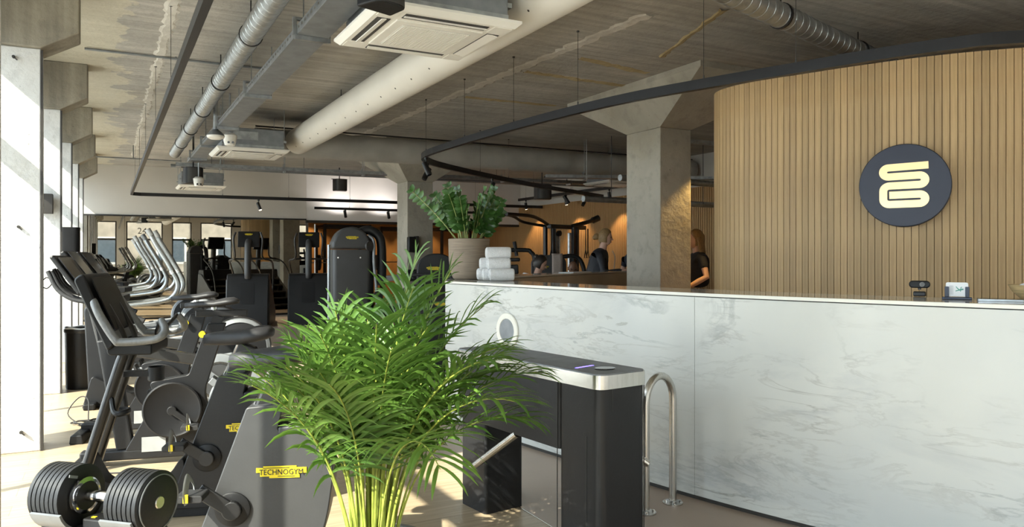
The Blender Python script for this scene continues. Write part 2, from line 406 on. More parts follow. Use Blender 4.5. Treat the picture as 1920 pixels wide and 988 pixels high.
def window(n, y0, y1):
    t = sgroup('window_%d' % n, 'tall dark-framed window between the white piers')
    x = -.98; f = .05; ym = (y0 + y1) / 2
    fr = MB()
    fr.box((x, y0 + f/2, 1.55), (.07, f, 3.1)).box((x, y1 - f/2, 1.55), (.07, f, 3.1)).box((x, ym, 3.07), (.07, y1 - y0 - 2*f, .06)).box((x, ym, .04), (.09, y1 - y0 - 2*f, .08))
    obj('window_frame', fr, 'frame_dark', t)
    obj('transom', MB().box((x, ym, 2.46), (.08, y1 - y0 - 2*f, .10)), 'frame_dark', t)
    obj('mullion', MB().box((x, ym, 1.245), (.07, .05, 2.33)), 'frame_dark', t)
    for a, b_, z0, z1 in ((y0 + f, ym - .025, .08, 2.41), (ym + .025, y1 - f, .08, 2.41), (y0 + f, y1 - f, 2.51, 3.04)):
        obj('pane', MB().box((x, (a + b_)/2, (z0 + z1)/2), (.008, b_ - a, z1 - z0)), 'window_glass', t)
wn = 1
window(wn, -3.05, PIER[0]); wn += 1
for i in range(len(PIER) - 1): window(wn, PIER[i] + PW, PIER[i + 1]); wn += 1
window(wn, PIER[-1] + PW, 18.7)
# street facade behind the camera, seen in the mirror
wf = sgroup('wall_front', 'street wall with tall windows behind the entrance')
XS = [(-.85, .35), (.75, 2.35), (2.75, 3.65), (4.05, 5.55), (5.95, 7.45), (7.85, 9.6)]
edges = [-1.0] + [e for s in XS for e in s] + [10.3]
for i in range(0, len(edges), 2):
    a, b_ = edges[i], edges[i + 1]; obj('wall_pier', MB().box(((a + b_)/2, -3.15, 1.7), (b_ - a, .3, 3.4)), 'wall_paint', wf)
obj('lintel', MB().box((4.65, -3.15, 3.255), (11.3, .28, .34)), 'wall_paint', wf)
for a, b_ in XS:
    t = sgroup('window_%d' % (wn + 1), 'dark-framed street window seen only in the mirror'); wn += 1
    xm = (a + b_)/2; fr = MB()
    fr.box((a + .03, -3.12, 1.55), (.06, .08, 3.1)).box((b_ - .03, -3.12, 1.55), (.06, .08, 3.1)).box((xm, -3.12, 3.06), (b_ - a - .12, .08, .06)).box((xm, -3.12, .03), (b_ - a - .12, .08, .06))
    obj('window_frame', fr, 'frame_dark', t)
    obj('transom', MB().box((xm, -3.12, 2.22), (b_ - a - .12, .08, .09)), 'frame_dark', t)
    obj('pane', MB().box((xm, -3.12, 1.12), (b_ - a - .12, .008, 2.11)), 'window_glass', t)
    obj('pane', MB().box((xm, -3.12, 2.65), (b_ - a - .12, .008, .77)), 'window_glass', t)
    if a == .75:
        o = obj('house_number', text_mesh('240', .42, .003), 'ink', t); o.rotation_euler = (R(90), 0, 0); o.location = (1.55, -3.13, 2.62)
# back wall, mirror, bulkhead, far room
struct('wall_back', MB().box((1.64, 18.85, 2.875), (5.28, .22, 1.09)), 'wall_paint', 'grey painted wall above the long gym mirror')
struct('trim_1', MB().box((1.64, 18.75, 2.315), (5.28, .06, .03)), 'rubber', 'thin black edge along the top of the mirror')
mr = thing('wall_mirror', 'long wall mirror of tall panes behind the stair climbers', 'mirror')
obj('backing', MB().box((1.64, 18.88, 1.155), (5.28, .16, 2.31)), 'black_plastic', mr)
for i in range(4):
    obj('mirror_pane', MB().box((-.34 + 1.32*i, 18.785, 1.175), (1.314, .008, 2.26)), 'mirror', mr)
wb = sgroup('wall_bulkhead', 'white bulkhead wall above the opening to the weights room')
obj('bulkhead', MB().box((7.29, 18.85, 2.86), (6.02, .2, 1.12)), 'wall_white', wb)
obj('lintel', MB().box((7.29, 18.84, 2.27), (6.02, .22, .06)), 'frame_dark', wb)
struct('wall_far', MB().box((7.3, 23.6, 1.71), (6.2, .1, 3.42)), 'wood_far', 'orange lit wooden wall far behind the weight racks')
struct('wall_partition', MB().box((4.34, 21.3, 1.71), (.1, 4.6, 3.42)), 'wall_paint', 'side wall of the weights room')
wr = sgroup('wall_right', 'slatted wooden wall along the right side behind the cable machine')
obj('wood_cladding', MB().box((10.28, 10.2, 1.39), (.1, 26.9, 2.78)), 'wood_far', wr)
obj('upper_wall', MB().box((10.32, 10.2, 3.10), (.1, 26.9, .64)), 'wall_paint', wr)
for i in range(150):
    y = 9.5 + i * .062
    if i == 0: sl0 = obj('slat', MB().box((10.222, 0, 1.39), (.018, .046, 2.76)), 'wood_far', wr); sl0.location.y = y
    else:
        c = sl0.copy(); col.objects.link(c); c.location.y = y
# concrete columns
def column(name, x0, x1, y0, y1, zc, flx0, flx1, fly, label):
    t = sgroup(name, label)
    obj('shaft', MB().box(((x0+x1)/2, (y0+y1)/2, zc/2), (x1-x0, y1-y0, zc)), 'concrete_column', t, bevel=.012)
    a = [(x0,y0),(x1,y0),(x1,y1),(x0,y1)]; b_ = [(x0-flx0,y0-fly),(x1+flx1,y0-fly),(x1+flx1,y1+fly),(x0-flx0,y1+fly)]
    mb = MB().add([(p[0],p[1],zc) for p in a] + [(p[0],p[1],CZ-.06) for p in b_] + [(p[0],p[1],CZ) for p in b_],
        [(3,2,1,0)] + [(i,(i+1)%4,4+(i+1)%4,4+i) for i in range(4)] + [(4+i,4+(i+1)%4,8+(i+1)%4,8+i) for i in range(4)] + [(8,9,10,11)])
    obj('haunch', mb, 'concrete_column', t)
    return t
c1 = column('column_1', 5.58, 6.04, 6.86, 7.50, 2.90, .25, .8, .95, 'bare concrete column with flared head behind the marble counter')
column('column_2', 4.78, 5.28, 13.0, 13.55, 2.78, .7, .7, .9, 'bare concrete column beside the potted plant')
# curved slatted reception wall
W = smooth_path([(6.2,5.66,0),(5.6,5.60,0),(5.15,5.44,0),(4.89,5.24,0),(4.80,4.98,0),(4.85,4.66,0),(4.98,4.34,0),(5.18,3.85,0),(5.43,3.40,0),(5.75,3.02,0),(6.2,2.58,0),(6.8,2.12,0),(7.5,1.75,0)], 10)
def resample(P, step):
    out = []; acc = 0; nxt = 0
    for a, b_ in zip(P, P[1:]):
        l = (b_ - a).length
        while nxt <= acc + l: out.append((a + (b_ - a)*((nxt - acc)/l), (b_ - a).normalized())); nxt += step
        acc += l
    return out
ww = sgroup('wall_reception', 'curved reception wall clad in vertical oak slats')
WT = 2.90
def offs(P, d):
    out = []
    for i, p in enumerate(P):
        t = (P[min(i+1, len(P)-1)] - P[max(i-1, 0)]).normalized(); out.append(Vector((p.x - t.y*d, p.y + t.x*d, p.z)))
    return out
In = offs(W, .02); Out = offs(W, .12)
mb = MB(); n = len(W)
mb.add([(p.x,p.y,0) for p in In] + [(p.x,p.y,WT-.003) for p in In] + [(p.x,p.y,0) for p in Out] + [(p.x,p.y,WT-.003) for p in Out],
    [q for i in range(n-1) for q in ((i,n+i,n+i+1,i+1),(2*n+i,2*n+i+1,3*n+i+1,3*n+i),(n+i,3*n+i,3*n+i+1,n+i+1))] + [(0,2*n,3*n,n),(n-1,2*n-1,4*n-1,3*n-1)])
obj('backing_wall', mb, 'oak_gap', ww)
sm = MB().box((0, 0, WT/2), (.0455, .024, WT)).mesh('slat'); sm.materials.append(M['oak_slat'])
for p, t in resample(W, .05):
    o = bpy.data.objects.new('slat', sm); col.objects.link(o); o.parent = ww; o.location = (p.x - t.y*.012, p.y + t.x*.012, 0); o.rotation_euler.z = math.atan2(t.y, t.x)

# outside
struct('ground', MB().box((0, 5, -.30), (160, 160, .2)), 'pavement', 'sunlit street pavement outside')
bd = thing('street_building', 'pale building across the street seen in the mirror', 'building', (4, -24, 0))
obj('facade', MB().box((0, 0, 5), (40, 4, 10)), 'brick_far', bd)
for i in range(9):
    for j in range(3):
        f = obj('window', MB().box((-16 + 4*i, 2.02, 1.8 + 3.1*j), (2.0, .1, 1.9)), 'wall_white', bd)
        obj('pane', MB().box((-16 + 4*i, 2.08, 1.8 + 3.1*j), (1.7, .06, 1.6)), 'glass_far', f)

# ================================================================== RECEPTION COUNTER
O = [(4.2,.6),(3.82,1.28),(3.54,1.87),(3.32,2.42),(3.17,2.85),(3.02,3.4),(2.87,4.13),(2.75,4.82),(2.64,5.51),(2.55,6.0),(2.80,6.48),(3.2,7.0),(3.62,7.42),(4.75,8.2),(6.25,9.1),(7.5,9.8)]
I = [(4.6,.82),(4.23,1.5),(3.96,2.05),(3.74,2.58),(3.6,2.98),(3.47,3.5),(3.33,4.2),(3.2,4.9),(3.15,5.55),(3.2,6.1),(3.35,6.5),(3.55,6.8),(3.79,7.08),(4.93,7.83),(6.43,8.71),(7.7,9.4)]
def dense(P, i0, i1, k=6):
    s = smooth_path([(a, b_, 0) for a, b_ in P[i0:i1+1]], k); return s
def two(P): return dense(P, 0, 9) + dense(P, 9, len(P)-1)[1:]
OD, ID = two(O), two(I)
def wallstrip(A, B, z0, z1):
    n = len(A); mb = MB()
    mb.add([(p.x,p.y,z0) for p in A]+[(p.x,p.y,z1) for p in A]+[(p.x,p.y,z0) for p in B]+[(p.x,p.y,z1) for p in B],
        [q for i in range(n-1) for q in ((i,i+1,n+i+1,n+i),(2*n+i+1,2*n+i,3*n+i,3*n+i+1),(n+i,n+i+1,3*n+i+1,3*n+i),(i+1,i,2*n+i,2*n+i+1))] + [(0,n,3*n,2*n),(2*n-1,n-1,3*n-1,4*n-1)])
    return mb
def lerp(A, B, t): return [a + (b_ - a)*t for a, b_ in zip(A, B)]
ct = thing('reception_counter', 'curved white marble reception counter with grey veins', 'counter')
obj('carcass', wallstrip(lerp(OD, ID, .05), lerp(OD, ID, .9), .02, 1.180), 'wing_tan', ct, smooth=True)
obj('plinth', wallstrip(lerp(OD, ID, .03), lerp(OD, ID, .06), .0, .025), 'frame_dark', ct, smooth=True)
# marble fascia panels: seam at (3.02, 3.4)
k5 = 5*6; k9 = 9*6; kk = len(OD)
for a, b_ in ((0, k5), (k5, k9), (k9, k9 + 18), (k9 + 18, kk - 1)):
    A = [p.copy() for p in OD[a:b_+1]]; B = lerp(OD, ID, .045)[a:b_+1]
    for Q in (A, B):
        d = (Q[1]-Q[0]).normalized(); Q[0] += d*.0012; d = (Q[-1]-Q[-2]).normalized(); Q[-1] -= d*.0012
    obj('marble_panel', wallstrip(A, B, .026, 1.181), 'marble', ct, smooth=True)
obj('wing_inner_panel', wallstrip(lerp(OD, ID, .92)[k9+12:], ID[k9+12:], .026, 1.181), 'wing_tan', ct, smooth=True)
# porthole for used towels
pd_ = Vector((2.553 + .142, 5.13, .85)); pn = Vector((-.985, -.165, 0))
Mq = pn.to_track_quat('Z', 'Y').to_matrix()
obj('porthole_ring', MB().lathe([(.088,-.03),(.13,-.03),(.136,.004),(.13,.010),(.092,.010),(.088,.004),(.088,-.03)], 40, pd_, Mq, False, False), 'edge_cream', ct, smooth=True)
obj('porthole_hole', MB().lathe([(.0885,-.02),(.0885,.0075)], 40, pd_, Mq), 'galv_grey', ct, smooth=True)
wt = thing('counter_worktop', 'thin polished worktop with a cream edge on the marble counter', 'worktop')
obj('slab', wallstrip(lerp(OD, ID, .004), ID, 1.188, 1.205), 'marble_top', wt, smooth=True)
obj('cream_edge', wallstrip(lerp(OD, ID, -.012), lerp(OD, ID, .003), 1.187, 1.2045), 'edge_cream', wt, smooth=True)
obj('underlay', wallstrip(lerp(OD, ID, .05), lerp(OD, ID, .9), 1.1805, 1.1875), 'frame_dark', wt)
TOP = 1.206
# ---- sign
sg = thing('logo_sign', 'round navy sign with a gold emblem on the oak slat wall', 'sign')
so = Vector((5.285, 3.635, 1.945)); tx = Vector((.523, -.852, 0)); nx = Vector((-.852, -.523, 0))
SM = Matrix((tx, Vector((0,0,1)), nx)).transposed()      # local x right, y up, z toward the room
def sgo(name, mb, mt, **k):
    me = mb.mesh(name) if isinstance(mb, MB) else mb
    me.transform(SM.to_4x4()); o = obj(name, me, mt, sg, **k); return o
sg.location = so + nx*.05
sgo('disc_body', MB().lathe([(.296,-.046),(.308,-.044),(.308,.028),(.303,.030)], 72), 'navy_edge', smooth=True)
sgo('disc_face', MB().lathe([(.3035,.0302),(.3025,.034)], 72), 'navy', smooth=True)
def U(px_, py_): return ((px_ - 460)/410*.308, (495 - py_)/445*.308)
def stroke(path, wd, th0, th1):
    P = [Vector((p[0], p[1], 0)) for p in path]; n = len(P); L_ = []; R_ = []
    for i in range(n):
        d1 = (P[i]-P[i-1]).normalized() if i else (P[1]-P[0]).normalized(); d2 = (P[i+1]-P[i]).normalized() if i < n-1 else d1
        t = (d1 + d2).normalized(); nn = Vector((-t.y, t.x, 0)); s_ = wd/2/max(.5, nn.dot(Vector((-d1.y, d1.x, 0)))); L_.append(P[i]+nn*s_); R_.append(P[i]-nn*s_)
    V = [(p.x,p.y,z) for z in (th0, th1) for Q in (L_, R_) for p in Q]
    F_ = [q for i in range(n-1) for q in ((2*n+i,3*n+i,3*n+i+1,2*n+i+1),(i,2*n+i,2*n+i+1,i+1),(n+i,n+i+1,3*n+i+1,3*n+i))] + [(0,n,3*n,2*n),(n-1,3*n-1,4*n-1,2*n-1)]
    return MB().add(V, F_)
emb = [U(670,289), U(320,301)] + [U(320 - 49*math.sin(a), 350 - 49*math.cos(a)) for a in [R(15*i) for i in range(1, 12)]] + [U(320,399), U(592,393)]
emb += [U(592 + 50*math.sin(a), 443 - 50*math.cos(a)) for a in [R(15*i) for i in range(1, 12)]] + [U(592,493), U(330,497)]
emb += [U(330 - 56*math.sin(a), 553 - 56*math.cos(a)) for a in [R(15*i) for i in range(1, 6)]] + [U(274,553), U(274,645)]
emb += [U(330 - 56*math.sin(a), 643 - 54*math.cos(a)) for a in [R(90 + 15*i) for i in range(1, 6)]] + [U(330,697), U(592,694)]
emb += [U(592 + 50*math.sin(a), 644 - 50*math.cos(a)) for a in [R(180 - 15*i) for i in range(1, 12)]] + [U(592,594), U(328,598)]
sgo('emblem', stroke(emb, .0535, .034, .040), 'gold', label='gold emblem of looping bars')

# ================================================================== CEILING SERVICES
def pipe_thing(name, pts, r, mt, label, cat, n=20, parts=()):
    t = thing(name, label, cat)
    obj('pipe', MB().tube(pts, r, n), mt, t, smooth=True)
    return t
# lighting tracks: rectangular profile following a path
def track(path, z, label, wires, closed=False, w_=.05, h_=.075):
    t = thing('light_track', label, 'light track', group=None)
    P = [Vector((p[0], p[1], z)) for p in path]; mb = MB(); n = len(P); V = []
    for i in range(n):
        d1 = (P[i]-P[i-1]).normalized() if i else (P[1]-P[0]).normalized(); d2 = (P[i+1]-P[i]).normalized() if i < n-1 else d1
        tt = (d1+d2).normalized(); nn = Vector((-tt.y, tt.x, 0)); k = w_/2/max(.5, nn.dot(Vector((-d1.y, d1.x, 0))))
        V += [P[i]-nn*k+Vector((0,0,-h_)), P[i]+nn*k+Vector((0,0,-h_)), P[i]+nn*k, P[i]-nn*k]
    mb.add(V, [q for i in range(n-1) for q in ((4*i,4*i+1,4*i+5,4*i+4),(4*i+1,4*i+2,4*i+6,4*i+5),(4*i+2,4*i+3,4*i+7,4*i+6),(4*i+3,4*i,4*i+4,4*i+7))] + [(3,2,1,0),(4*n-4,4*n-3,4*n-2,4*n-1)])
    obj('rail', mb, 'track', t)
    for x, y in wires:
        obj('wire', MB().cyl((x,y,z), (x,y,CZ-.012), .0022, 5).cyl((x,y,z), (x,y,z+.03), .006, 6).cyl((x,y,CZ-.012), (x,y,CZ), .012, 8), 'wire', t)
    return t
tp = smooth_path([(5.6,2.0,0),(4.81,2.55,0),(4.57,2.85,0),(4.38,3.25,0),(4.2,3.76,0),(3.98,4.38,0),(3.80,4.98,0),(3.68,5.7,0),(3.59,6.71,0),(3.55,7.82,0),(3.55,8.7,0)], 6) + \
     smooth_path([(3.55,8.7,0),(3.58,9.05,0),(3.69,9.42,0),(4.0,9.85,0),(4.4,10.22,0)], 6)[1:] + smooth_path([(4.4,10.22,0),(5.22,10.87,0),(6.88,12.07,0),(9.53,13.67,0)], 4)[1:]
track([(p.x,p.y) for p in tp], 2.76, 'looping black light track hung above the marble reception counter', [(4.22,3.72),(3.98,4.38),(3.68,5.66),(3.59,6.7),(3.55,7.8),(3.58,9.05),(5.22,10.87),(6.05,11.47),(6.88,12.07),(8.2,12.87)])
track([(.44,-2.0),(.44,17.70)] + arc((.56,17.70), .12, 180, 90, 5)[1:] + [(10.1,17.82)] if False else [(.44,-2.0),(.42,17.4),(.47,17.55),(.60,17.6),(10.1,17.25)], 2.745, 'straight black light track along the window wall and in front of the mirror', [(.44,2.2),(.44,4.4),(.44,6.6),(.44,8.8),(.43,11.0),(.43,13.2),(.43,15.4),(2.2,17.54),(3.6,17.49),(5.0,17.44),(7.5,17.34)], w_=.045, h_=.07)
track([(4.35,18.2),(9.3,18.2)], 2.60, 'short black light track close to the white bulkhead', [(5.2,18.2),(6.8,18.2),(8.6,18.2)], w_=.045, h_=.06)
# spotlights on the tracks
def spot(loc, yaw, tilt, label, group, power=0, colr=(1,.78,.5), size=60, nz=.12):
    t = thing('track_spotlight', label, 'spotlight', loc, yaw, group)
    d = Vector((math.sin(tilt), 0, -math.cos(tilt))); j = Vector((0, 0, -nz))
    obj('bracket', MB().cyl((0,0,0), (0,0,-.03), .022, 10).cyl((0,0,-.03), (0,0,-nz), .009, 8), 'black_metal', t)
    b_ = obj('lamp_body', MB().cyl(j - d*.06, j + d*.12, .036, 18), 'black_metal', t, smooth=True)
    obj('lens', MB().cyl(j + d*.1205, j + d*.123, .028, 16), 'lamp_warm' if power else 'screen', b_)
    if power:
        l = bpy.data.lights.new('spot_lamp', 'SPOT'); l.energy = power; l.color = colr; l.spot_size = R(size); l.spot_blend = .5; l.shadow_soft_size = .03
        lo = bpy.data.objects.new('spot_lamp', l); col.objects.link(lo); lo.parent = t; lo.location = j + d*.14; lo.rotation_euler = d.to_track_quat('-Z', 'Y').to_euler()
    return t
SG = 'spotlights on the reception track'
spot((3.60,9.10,2.685), R(-60), R(28), 'black cylinder spotlight at the tight bend of the looping track', SG)
spot((3.85,9.68,2.685), R(200), R(32), 'black cylinder spotlight just below the bend of the looping track', SG)
spot((5.55,11.1,2.685), R(200), R(30), 'black cylinder spotlight halfway along the far run of the looping track', SG)
spot((8.0,12.75,2.685), R(-30), R(32), 'black cylinder spotlight on the far run, left of the concrete column', SG)
spot((8.75,13.2,2.685), R(200), R(35), 'black cylinder spotlight on the far run, nearest the concrete column', SG)
spot((2.95,17.52,2.675), R(-40), R(22), 'small lit spotlight on the track in front of the mirror', None, 90, (1,.82,.55), 70)
spot((5.1,18.2,2.54), R(90), R(150), 'left small spotlight added on the short track to brighten the bulkhead', None, 14, (1,.93,.88), 150)  # extra lamp put in to brighten the white bulkhead
spot((6.2,18.2,2.54), R(90), R(150), 'right small spotlight on the short track at the bulkhead', None, 14, (1,.93,.88), 150)  # aimed at the bulkhead wall to brighten it
track([(9.80,12.6),(9.80,18.0)], 2.97, 'black light track close to the slatted wooden wall', [(9.8,13.0),(9.8,15.3),(9.8,17.6)], w_=.045, h_=.07)
track([(4.8,22.9),(10.0,22.9)], 3.07, 'black light track in the far weights room', [(5.0,22.9),(7.4,22.9),(9.8,22.9)], w_=.045, h_=.07)
# services seen in the gap between column and slat wall
gt = thing('grey_channel', 'grey mounting channel behind the concrete column', 'channel')
obj('channel_bar', MB().box((7.3, 7.55, 2.90), (2.0, .06, .05)), 'galv', gt)
obj('hanger', MB().cyl((7.9,7.55,2.92), (7.9,7.55,CZ), .006, 6), 'galv', gt)
spot((6.50,6.78,2.874), R(205), R(24), 'black spotlight throwing warm light on the concrete column', None, 100, (1,.62,.2), 75, .10)
for y, z in ((9.3, 2.60), (10.3, 2.35)):
    t = thing('service_pipe', 'grey service pipe in the gap behind the column at %s' % ('upper level' if z > 2.5 else 'lower level'), 'pipe')
    obj('pipe', MB().cyl((6.8, y, z), (10.2, y + .2, z), .05, 14), 'galv', t, smooth=True)
    for x in (7.4, 9.4): obj('hanger', MB().cyl((x, y + .06, z), (x, y + .06, CZ), .006, 6), 'wire', t)
# big white duct, fabric duct
t = thing('white_air_duct', 'large round white air duct running down the middle of the ceiling', 'duct')
obj('duct', MB().cyl((2.47,-2.9,3.11), (2.47,11.35,3.11), .185, 40), 'duct_white', t, smooth=True)
mb = MB()
for i in range(26):
    a = R(228); mb.cyl((2.47 + .184*math.cos(a), .4 + .42*i, 3.11 + .184*math.sin(a)), (2.47 + .188*math.cos(a), .4 + .42*i, 3.11 + .188*math.sin(a)), .008, 8)
nz = obj('nozzle_holes', mb, 'vent_dark', t); nz['kind'] = 'stuff'
obj('seam', MB().box((2.47, 4.2, 3.299), (.02, 14.2, .012)), 'galv_grey', t)
for y in (1.5, 4.0, 6.5, 9.0): obj('hanger', MB().cyl((2.47,y,3.29), (2.47,y,CZ), .006, 6), 'wire', t)
t = thing('fabric_air_duct', 'wrinkled grey fabric air duct crossing the ceiling', 'duct')
P = [(1.9 + .18*i, 11.55 + (.012*math.sin(i*1.7)), 3.10 + .006*math.sin(i*2.3)) for i in range(47)]
obj('duct', MB().tube(P, [.20 + .006*math.sin(i*2.9) + random.uniform(-.004,.004) for i in range(47)], 28), 'duct_fabric', t, smooth=2)
obj('support_rail', MB().cyl((1.9,11.55,3.325), (10.2,11.55,3.325), .012, 8), 'wire', t)
# spiral ducts
def spiral(path, r, label, clamps, step=.11):
    t = thing('spiral_duct', label, 'duct')
    a, b_ = Vector(path[0]), Vector(path[1]); d = (b_-a); L_ = d.length; n = int(L_/step); prof = []
    for i in range(n):
        z0 = i*step; prof += [(r, z0), (r, z0+step-.014), (r+.0035, z0+step-.010), (r+.0035, z0+step-.004)]
    prof.append((r, n*step))
    obj('duct', MB().lathe(prof, 20, a, d.to_track_quat('Z','Y').to_matrix()), 'galv', t, smooth=True)
    for k in clamps:
        c = a + d*k; e = d.normalized()
        obj('clamp', MB().cyl(c - e*.012, c + e*.012, r + .010, 20).cyl(c + Vector((0,0,r)), (c.x, c.y, CZ), .005, 6), 'black_metal', t)
spiral([(.985,-2.5,3.15),(.985,13.9,3.15)], .082, 'shiny spiral metal duct hung near the window side', [.30,.42,.53,.64,.74,.83,.92])
spiral([(3.0,3.68,3.24),(8.0,5.11,3.24)], .09, 'dark spiral metal duct above the oak slat wall', [.05,.30,.58,.9])
for pth, r_, lb in (([(.95,14.3,2.98),(4.2,14.3,2.98),(9.9,14.0,2.98)], .032, 'thin grey pipe crossing below the fabric duct'),
                    ([(-.4,15.3,3.18),(1.2,15.3,3.18)], .012, 'thin conduit on the ceiling near the last pier'),
                    ([(-.2,8.3,3.40),(1.6,8.3,3.40)], .012, 'thin steel conduit crossing the ceiling beside the peeling paint')):
    t = thing('conduit_pipe', lb, 'pipe'); obj('pipe', MB().tube(pth, r_, 10), 'galv_grey', t, smooth=True)
    if r_ > .02:
        for x in (1.6, 3.2, 5.0, 7.2): obj('hanger', MB().cyl((x, 14.2, 2.98), (x, 14.2, CZ), .005, 6), 'wire', t)
    else: obj('saddle', MB().box((pth[0][0]+.8, pth[0][1], (pth[0][2]+CZ)/2), (.02,.02, CZ-pth[0][2]+.01)), 'galv_grey', t)
# cable trays
def tray(a, b_, w_, h_, label, hangers):
    t = thing('cable_tray', label, 'cable tray'); a, b_ = Vector(a), Vector(b_); d = (b_-a).normalized(); s_ = Vector((-d.y, d.x, 0)); L_ = (b_-a).length
    mb = MB().bar(a, b_, w_, .004)
    obj('tray_base', mb, 'galv_grey', t)
    for sg_ in (-1, 1):
        m2 = MB(); k = int(L_/.09); o_ = s_*(w_/2*sg_)
        m2.bar(a + o_ + Vector((0,0,.016)), b_ + o_ + Vector((0,0,.016)), .003, .030)
        m2.bar(a + o_ + Vector((0,0,h_-.008)), b_ + o_ + Vector((0,0,h_-.008)), .003, .016)
        for i in range(k): m2.bar(a + o_ + d*(i*.09) + Vector((0,0,h_/2+.005)), a + o_ + d*(i*.09+.055) + Vector((0,0,h_/2+.005)), .003, h_-.04)
        obj('tray_side', m2, 'galv', t)
    for k in hangers:
        c = a + d*(L_*k); q = s_*(w_/2+.016)
        obj('hanger', MB().bar(c - q - Vector((0,0,.018)), c + q - Vector((0,0,.018)), .03, .03).bar(c + q, c + q + Vector((0,0,.12)), .025, .025).bar(c + q + Vector((0,0,.11)), c + q*.45 + Vector((0,0,.11)), .025, .02).cyl(c + q*.5 + Vector((0,0,.1)), (c.x+q.x*.5, c.y+q.y*.5, CZ), .005, 6).cyl(c - q, (c.x-q.x, c.y-q.y, CZ), .005, 6), 'galv', t)
    obj('cables', MB().tube([a + Vector((0,0,.02)) + s_*.03, b_ + Vector((0,0,.02)) + s_*.03], .014, 8).tube([a + Vector((0,0,.018)) - s_*.03, b_ + Vector((0,0,.018)) - s_*.03], .011, 8), 'rubber', t)
tray((1.27,-2.2,2.95), (1.245,13.4,2.95), .215, .065, 'long perforated metal cable tray running beside the ceiling cassettes', [.12,.26,.482,.62,.75,.86,.96])
tray((1.0,13.9,2.93), (9.8,13.3,2.93), .16, .06, 'perforated cable tray crossing the room beneath the fabric duct', [.08,.2,.36,.52,.68,.85])
tray((6.6,11.2,2.76), (9.9,9.9,2.76), .22, .05, 'short cable tray beside the concrete column head', [.2,.7])
# ceiling cassettes
def cassette(loc, label, s_=.93):
    t = thing('ceiling_cassette', label, 'air conditioner', loc, 0, 'ceiling cassettes in a row')
    h = s_/2; mb = MB()
    # panel with bevelled rim, four slots and a central grille
    def ring(a, za, b_, zb):
        V = [(x*a, y*a, za) for x, y in ((-1,-1),(1,-1),(1,1),(-1,1))] + [(x*b_, y*b_, zb) for x, y in ((-1,-1),(1,-1),(1,1),(-1,1))]
        mb.add(V, [(i, 4+i, 4+(i+1)%4, (i+1)%4) for i in range(4)])
    ring(h, .045, h, .030); ring(h, .030, h*.93, 0); ring(h*.93, 0, h*.60, -.0)
    mb.add([(x*h, y*h, .045) for x, y in ((-1,-1),(1,-1),(1,1),(-1,1))], [(0,1,2,3)])
    obj('panel', mb, 'white_ac', t)
    g = obj('intake_frame', MB().box((0,0,-.003), (h*1.22, h*1.22, .012)), 'white_ac', t, bevel=.004)
    obj('intake_grille', MB().box((0,0,-.0095), (h*.96, h*.96, .004)), 'grille', g)
    gl = MB()
    for i in range(30):
        p = -h*.46 + h*.92*i/29; gl.box((p,0,-.0135), (.006,h*.94,.006)).box((0,p,-.0132), (h*.94,.005,.005))
    q = obj('grille_bars', gl, 'white_ac', g); q['kind'] = 'stuff'
    for k in range(4):
        rot = (0, 0, R(90*k)); Mz = eul(rot)
        sl = obj('air_slot', MB().box(Mz @ Vector((h*.775,0,-.0008)), (.085, h*1.16, .004), rot), 'vent_dark', t)
        obj('louvre', MB().box(Mz @ Vector((h*.77,0,-.006)), (.030 if k != 0 else .07, h*1.14, .006), (0, R(8), R(90*k))), 'white_ac', sl)
        obj('corner_pad', MB().box(Mz @ Vector((h*.775,h*.775,-.001)), (h*.26, h*.26, .004)), 'white_ac', t, bevel=.002)
    bd_ = obj('casing', MB().box((0,0,.18), (.80,.80,.26)), 'galv_grey', t, bevel=.006)
    for sx in (-1, 1):
        obj('flange', MB().box((0, sx*.402, .075), (.8,.01,.03)), 'galv', bd_)
        for sy in (-1, 1): obj('hanger', MB().cyl((sx*.41, sy*.36, .20), (sx*.41, sy*.36, CZ - loc[2]), .006, 6).box((sx*.41, sy*.36, .16), (.05,.05,.03)), 'galv', t)
    obj('access_plate', MB().box((-.15,-.404,.21), (.42,.006,.11)), 'galv', bd_)
    return t
cassette((1.80,4.58,2.83), 'white ceiling air cassette nearest the camera, largest in view')
cassette((1.72,11.0,2.82), 'white ceiling air cassette with a visible grey casing, second in the row')
cassette((1.70,17.0,2.82), 'small white ceiling air cassette in front of the mirror wall', .90)
cassette((8.8,12.2,2.82), 'white ceiling air cassette behind the looping track near the wooden wall', .9)
# speakers
def speaker(loc, rz, label, s_=1.0, arm=.25):
    t = thing('ceiling_speaker', label, 'speaker', loc, rz)
    poly = fillet([(-.13,.0),(.13,.0),(.11,.17,.06),(.05,.20,.05),(-.05,.20,.05),(-.11,.17,.06)], .02)
    b_ = obj('cabinet', MB().prism([(p[0]*s_, -p[1]*s_) for p in poly], -.11*s_, .11*s_, XY), 'black_plastic', t, bevel=.01)
    obj('grille', MB().prism([(p[0]*s_*.93, -p[1]*s_*1.005-.004) for p in poly], -.10*s_, .10*s_, XY), 'vent_dark', b_)
    obj('bracket', MB().box((0,-.02,.115*s_), (.30*s_,.05,.012)).cyl((0,-.02,.12*s_), (0,-.02,arm), .012, 8), 'black_metal', t)
    return t
speaker((1.22,13.35,2.72), 0, 'black speaker hanging at the end of the cable tray', 1.2, CZ-2.72)
speaker((1.27,3.98,2.845), R(20), 'black speaker at the top edge beside the largest cassette', .9, .104)
speaker((4.62,17.0,3.02), 0, 'black speaker hanging before the white bulkhead', 1.2, CZ-3.02)
speaker((7.6,13.0,2.68), R(-15), 'black speaker hanging left of the concrete column', 1.3, CZ-2.68)
